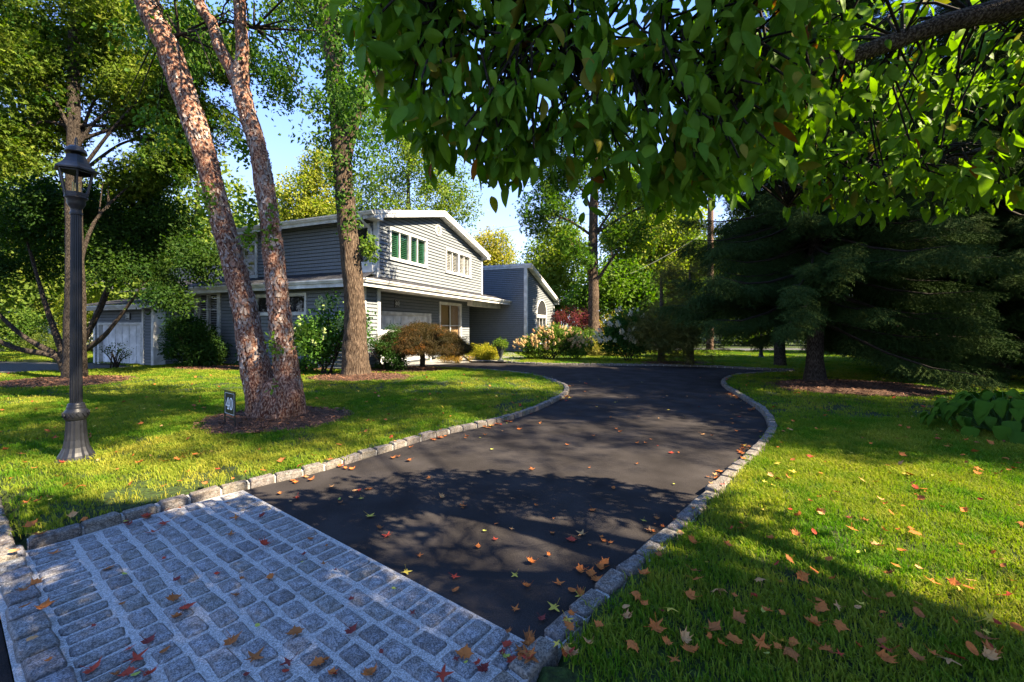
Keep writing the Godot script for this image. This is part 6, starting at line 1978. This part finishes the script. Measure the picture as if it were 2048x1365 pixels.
	tree("shade_tree", "tall tree off to the right behind the camera", "tree", "", Vector3(14.5, 0, 8.2), [Vector3(0, -0.1, 0), Vector3(0, 3, 0), Vector3(0.1, 8, 0), Vector3(0, 14, 0)], [0.45, 0.36, 0.25, 0.06],
		[[Vector3(-1.5, 9.5, 0), Vector3(2.6, 1.6, 2.2)], [Vector3(1.5, 11.5, 0.5), Vector3(2.8, 1.8, 2.5)], [Vector3(-0.5, 13, -1.5), Vector3(2.6, 1.6, 2.4)], [Vector3(-2.5, 12.0, -2.5), Vector3(1.8, 1.2, 1.8)]], oval, 1200, Color(0.05, 0.12, 0.02), Color(0.10, 0.18, 0.03), 531, 0.8, 1.2, M.grey_bark, 0.0)

# ---------------------------------------------------------------- fallen leaves
func fallen_leaves() -> void:
	var shapes := [lobed_leaf(0.08, 5, 0.28, 0.2, 601), lobed_leaf(0.08, 5, 0.25, 0.45, 602), lobed_leaf(0.075, 7, 0.22, 0.7, 603), lobed_leaf(0.085, 5, 0.66, 0.15, 604), lobed_leaf(0.055, 5, 0.3, 0.3, 605, true), lobed_leaf(0.085, 5, 0.27, 0.4, 606)]
	var tones := [["orange", Color(0.38, 0.12, 0.03)], ["rust-brown", Color(0.26, 0.095, 0.03)], ["red", Color(0.30, 0.045, 0.025)], ["tan", Color(0.40, 0.22, 0.09)], ["yellow", Color(0.50, 0.38, 0.06)], ["yellow-green", Color(0.34, 0.36, 0.07)], ["dark red", Color(0.16, 0.035, 0.03)]]
	var mats: Array = []
	for q in tones:
		var m: StandardMaterial3D = M.fallen_leaf.duplicate()
		m.resource_name = "leaf_" + q[0].replace("-", "_").replace(" ", "_")
		m.albedo_color = q[1].linear_to_srgb()
		mats.append(m)
	rng.seed = 611
	var spots: Array = []  # position, height, surface name
	# along the kerbs, on the asphalt side, in drifts
	for i in 480:
		var c := left_curve if rng.randf() < 0.6 else right_curve
		var k := rng.randi_range(4, mini(c.size() - 2, 95))
		if noise3.get_noise_3d(k * 0.9, 5.0 if c == left_curve else 9.0, 0) < 0.05:
			continue
		var d := (c[k + 1] - c[k]).normalized()
		var o := Vector2(-d.y, d.x) * (1.0 if c == left_curve else -1.0)
		var p := c[k] + o * absf(rng.randfn()) * 0.07 + o * 0.025
		spots.append([p, "drift"])
	for i in 1000:
		var z := -1.75 - pow(rng.randf(), 1.8) * 11.0
		var x := rng.randf_range(-1.25, 1.25) * -z
		spots.append([Vector2(x, z), "any"])
	for q in [Vector2(0.66, -2.17), Vector2(0.93, -2.14), Vector2(0.55, -2.55), Vector2(0.47, -2.50), Vector2(0.5, -2.44), Vector2(0.42, -2.52), Vector2(0.58, -2.6)]:
		spots.push_front([q, "big"])
	var placed := {}
	var extra := [[], [], [], [], [], []]
	var ecol := [[], [], [], [], [], []]
	var count := 0
	for s in spots:
		var p: Vector2 = s[0]
		var nv := p.x * ENRM.x + p.y * ENRM.z
		if s[1] == "any" and rng.randf() < 0.5 and Geometry2D.is_point_in_polygon(p, drive_poly):
			continue
		var y := 0.012
		var where := "on the asphalt driveway"
		var grp := "fallen leaves on the driveway"
		if nv < 0.2:
			y = -0.015
			where = "on the street asphalt"
			grp = "fallen leaves on the street"
		elif Geometry2D.is_point_in_polygon(p, drive_poly):
			if nv < 1.63:
				y = 0.024
				where = "on the grey cobbles"
				grp = "fallen leaves on the cobbles"
		elif Geometry2D.is_point_in_polygon(p, drive_wide) :
			y = 0.085
			where = "on the kerb"
			grp = "fallen leaves on the kerb"
		elif on_lawn(p.x, p.y):
			y = lawn_y(p.x, p.y) + rng.randf_range(0.035, 0.06)
			where = "in the grass right of the driveway" if p.x > 0 else "in the grass left of the driveway"
			grp = "fallen leaves " + where
		else:
			continue
		var ti := 0
		var h := rng.randf()
		if where == "on the grey cobbles":
			ti = [2, 6, 1, 1, 6, 0, 2, 6, 1, 5][int(h * 10.0) % 10]
		elif h < 0.42: ti = 0
		elif h < 0.62: ti = 1
		elif h < 0.74: ti = 2
		elif h < 0.85: ti = 3
		elif h < 0.93: ti = 4
		elif h < 0.97: ti = 5
		else: ti = 6
		var si := rng.randi() % 6
		if ti == 4: si = 3
		if ti == 5: si = 4
		var sc := rng.randf_range(0.4, 1.05) * (0.8 if ti >= 5 else 1.0)
		if s[1] == "big":
			sc = 0.95
			si = 5
			ti = 0
		var lawnish := where.contains("grass")
		var tilt := 0.35 if lawnish else 0.1
		var bs := (Basis(UPV, rng.randf() * TAU) * Basis(Vector3.RIGHT, rng.randfn() * tilt) * Basis(Vector3.BACK, rng.randfn() * tilt) * (Basis(Vector3.RIGHT, PI) if lawnish and rng.randf() < 0.2 else Basis.IDENTITY)).scaled(Vector3.ONE * sc)
		var xf := Transform3D(bs, Vector3(p.x, y, p.y))
		if count < 295 and -p.y < 6.5:
			count += 1
			var l := part(self, "fallen_leaf", shapes[si], mats[ti])
			l.transform = xf
			var size_word := "broad" if sc > 0.8 else ("small" if sc < 0.6 else "middling")
			var shape_word: String = ["flat", "curled", "many-lobed", "star-shaped", "oval", "cupped"][si]
			var zone := "nearby" if -p.y < 2.6 else ("midway" if -p.y < 4.0 else "farther up")
			var across := "far left" if p.x / -p.y < -0.7 else ("centre left" if p.x / -p.y < 0.0 else ("centre right" if p.x / -p.y < 0.7 else "far right"))
			var text := "%s %s %s leaf %s, %s, %s" % [size_word, shape_word, tones[ti][0], where, zone, across]
			tag(l, text, "leaf", "fallen: " + text)
		else:
			extra[si].append(xf)
			ecol[si].append(tones[ti][1])
	var g := Node3D.new()
	g.name = "leaf_litter"
	add_child(g)
	tag(g, "scattered small fallen leaves further up the driveway and lawn", "leaves", "", "stuff")
	for k in 6:
		if extra[k].size():
			multi(g, "leaves", shapes[k], M.fallen_leaf, extra[k], ecol[k])

func neighbour() -> void:
	var t := thing("neighbour_house", Vector3(-40, 0, -36), 0.35, "white neighbouring house glimpsed at the left edge", "house")
	var b := MB.new()
	b.span(Vector3(-7, 0, -5), Vector3(9, 4.2, 4))
	part(t, "wall", b.mesh(), M.door_white)
	b = MB.new()
	b.quad(Vector3(-7.6, 4.15, 4.6), Vector3(9.6, 4.15, 4.6), Vector3(9.6, 6.6, -0.5), Vector3(-7.6, 6.6, -0.5), UPV)
	b.quad(Vector3(-7.6, 4.15, -5.6), Vector3(9.6, 4.15, -5.6), Vector3(9.6, 6.6, -0.5), Vector3(-7.6, 6.6, -0.5), UPV)
	part(t, "roof", b.mesh(), M.roof)
	for x in [-3.0, 1.2, 5.6]:
		window(t, Vector3(x, 1.0, 4.0), Vector3.RIGHT, Vector3.BACK, 1.8, 1.3, [0.5, 0.5], ["none"])

# ---------------------------------------------------------------- the scene
func _ready() -> void:
	var cam := Camera3D.new()
	cam.name = "camera"
	cam.projection = Camera3D.PROJECTION_FRUSTUM
	cam.near = 0.05
	cam.far = 1500.0
	cam.size = 2.0 * 0.05 * 682.5 / 825.0
	cam.frustum_offset = Vector2(0, -27.5 / 825.0 * 0.05)
	cam.position = Vector3(0, 1.5, 0)
	add_child(cam)
	cam.current = true
	var we := WorldEnvironment.new()
	we.name = "world"
	var env := Environment.new()
	env.background_mode = Environment.BG_SKY
	var sky := Sky.new()
	var sm := ProceduralSkyMaterial.new()
	sm.sky_top_color = Color(0.41, 0.57, 0.86)
	sm.sky_horizon_color = Color(0.88, 0.94, 0.99)
	sm.sky_curve = 0.15
	sm.ground_bottom_color = Color(0.20, 0.22, 0.18)
	sm.ground_horizon_color = Color(0.55, 0.6, 0.6)
	sm.sky_energy_multiplier = 1.0
	sm.sun_angle_max = 8.0
	sky.sky_material = sm
	env.sky = sky
	env.background_energy_multiplier = 0.45
	env.tonemap_mode = Environment.TONE_MAPPER_LINEAR
	env.tonemap_exposure = 5.8
	env.sdfgi_enabled = true
	env.ssao_enabled = true
	env.ssil_enabled = true
	we.environment = env
	add_child(we)
	var sun := DirectionalLight3D.new()
	sun.name = "sun"
	sun.light_energy = 1.6
	sun.light_color = Color(1.0, 0.925, 0.80)
	sun.light_angular_distance = 0.5
	sun.shadow_enabled = true
	add_child(sun)
	sun.look_at_from_position(sun_dir * 50.0, Vector3.ZERO, UPV)

	noise3.noise_type = FastNoiseLite.TYPE_SIMPLEX_SMOOTH
	noise3.frequency = 0.15
	noise3.fractal_octaves = 2
	noise3.seed = 4
	materials()
	ground()
	house()
	neighbour()
	birch()
	trees()
	magnolia()
	mound("mulch_ring", "mulch mound round the foot of the peeling tree", Vector3(-3.7, 0.03, -6.5), 1.15, 0.95, 0.07, 701)
	mound("mulch_ring", "mulch ring round the straight brown trunk", Vector3(-4.4, 0.03, -11.95), 1.5, 1.0, 0.08, 702)
	mound("mulch_ring", "mulch ring round the grey trunk behind the lamp", Vector3(-11.9, 0.03, -11.0), 1.6, 1.2, 0.08, 703)
	mound("mulch_ring", "long mulch bed spreading right from the big spruce", Vector3(8.2, 0.03, -9.9), 1.9, 1.35, 0.10, 704)
	mound("mulch_ring", "low mulch bed round the umbrella-shaped maple", Vector3(-3.9, 0.03, -13.95), 1.8, 0.85, 0.10, 705)
	mound("mulch_ring", "dark mulch strip along the house wall", Vector3(-8.7, 0.03, -14.6), 3.6, 0.9, 0.05, 706)
	mound("mulch_ring", "mulch strip under the feathery evergreens", Vector3(6.6, 0.03, -16.6), 1.7, 0.6, 0.05, 707)
	grass()
	shrubs()
	street_lamp(Vector3(-4.79, 0.03, -4.53), "black fluted lamp post with six-sided lantern on the left lawn")
	street_lamp(Vector3(11.9, 0.03, -19.7), "distant black lamp post seen small under the spruces", 0.9)
	yard_sign()
	urn(Vector3(-0.48, 0.07, -17.35))
	utility_pole()
	fallen_leaves()
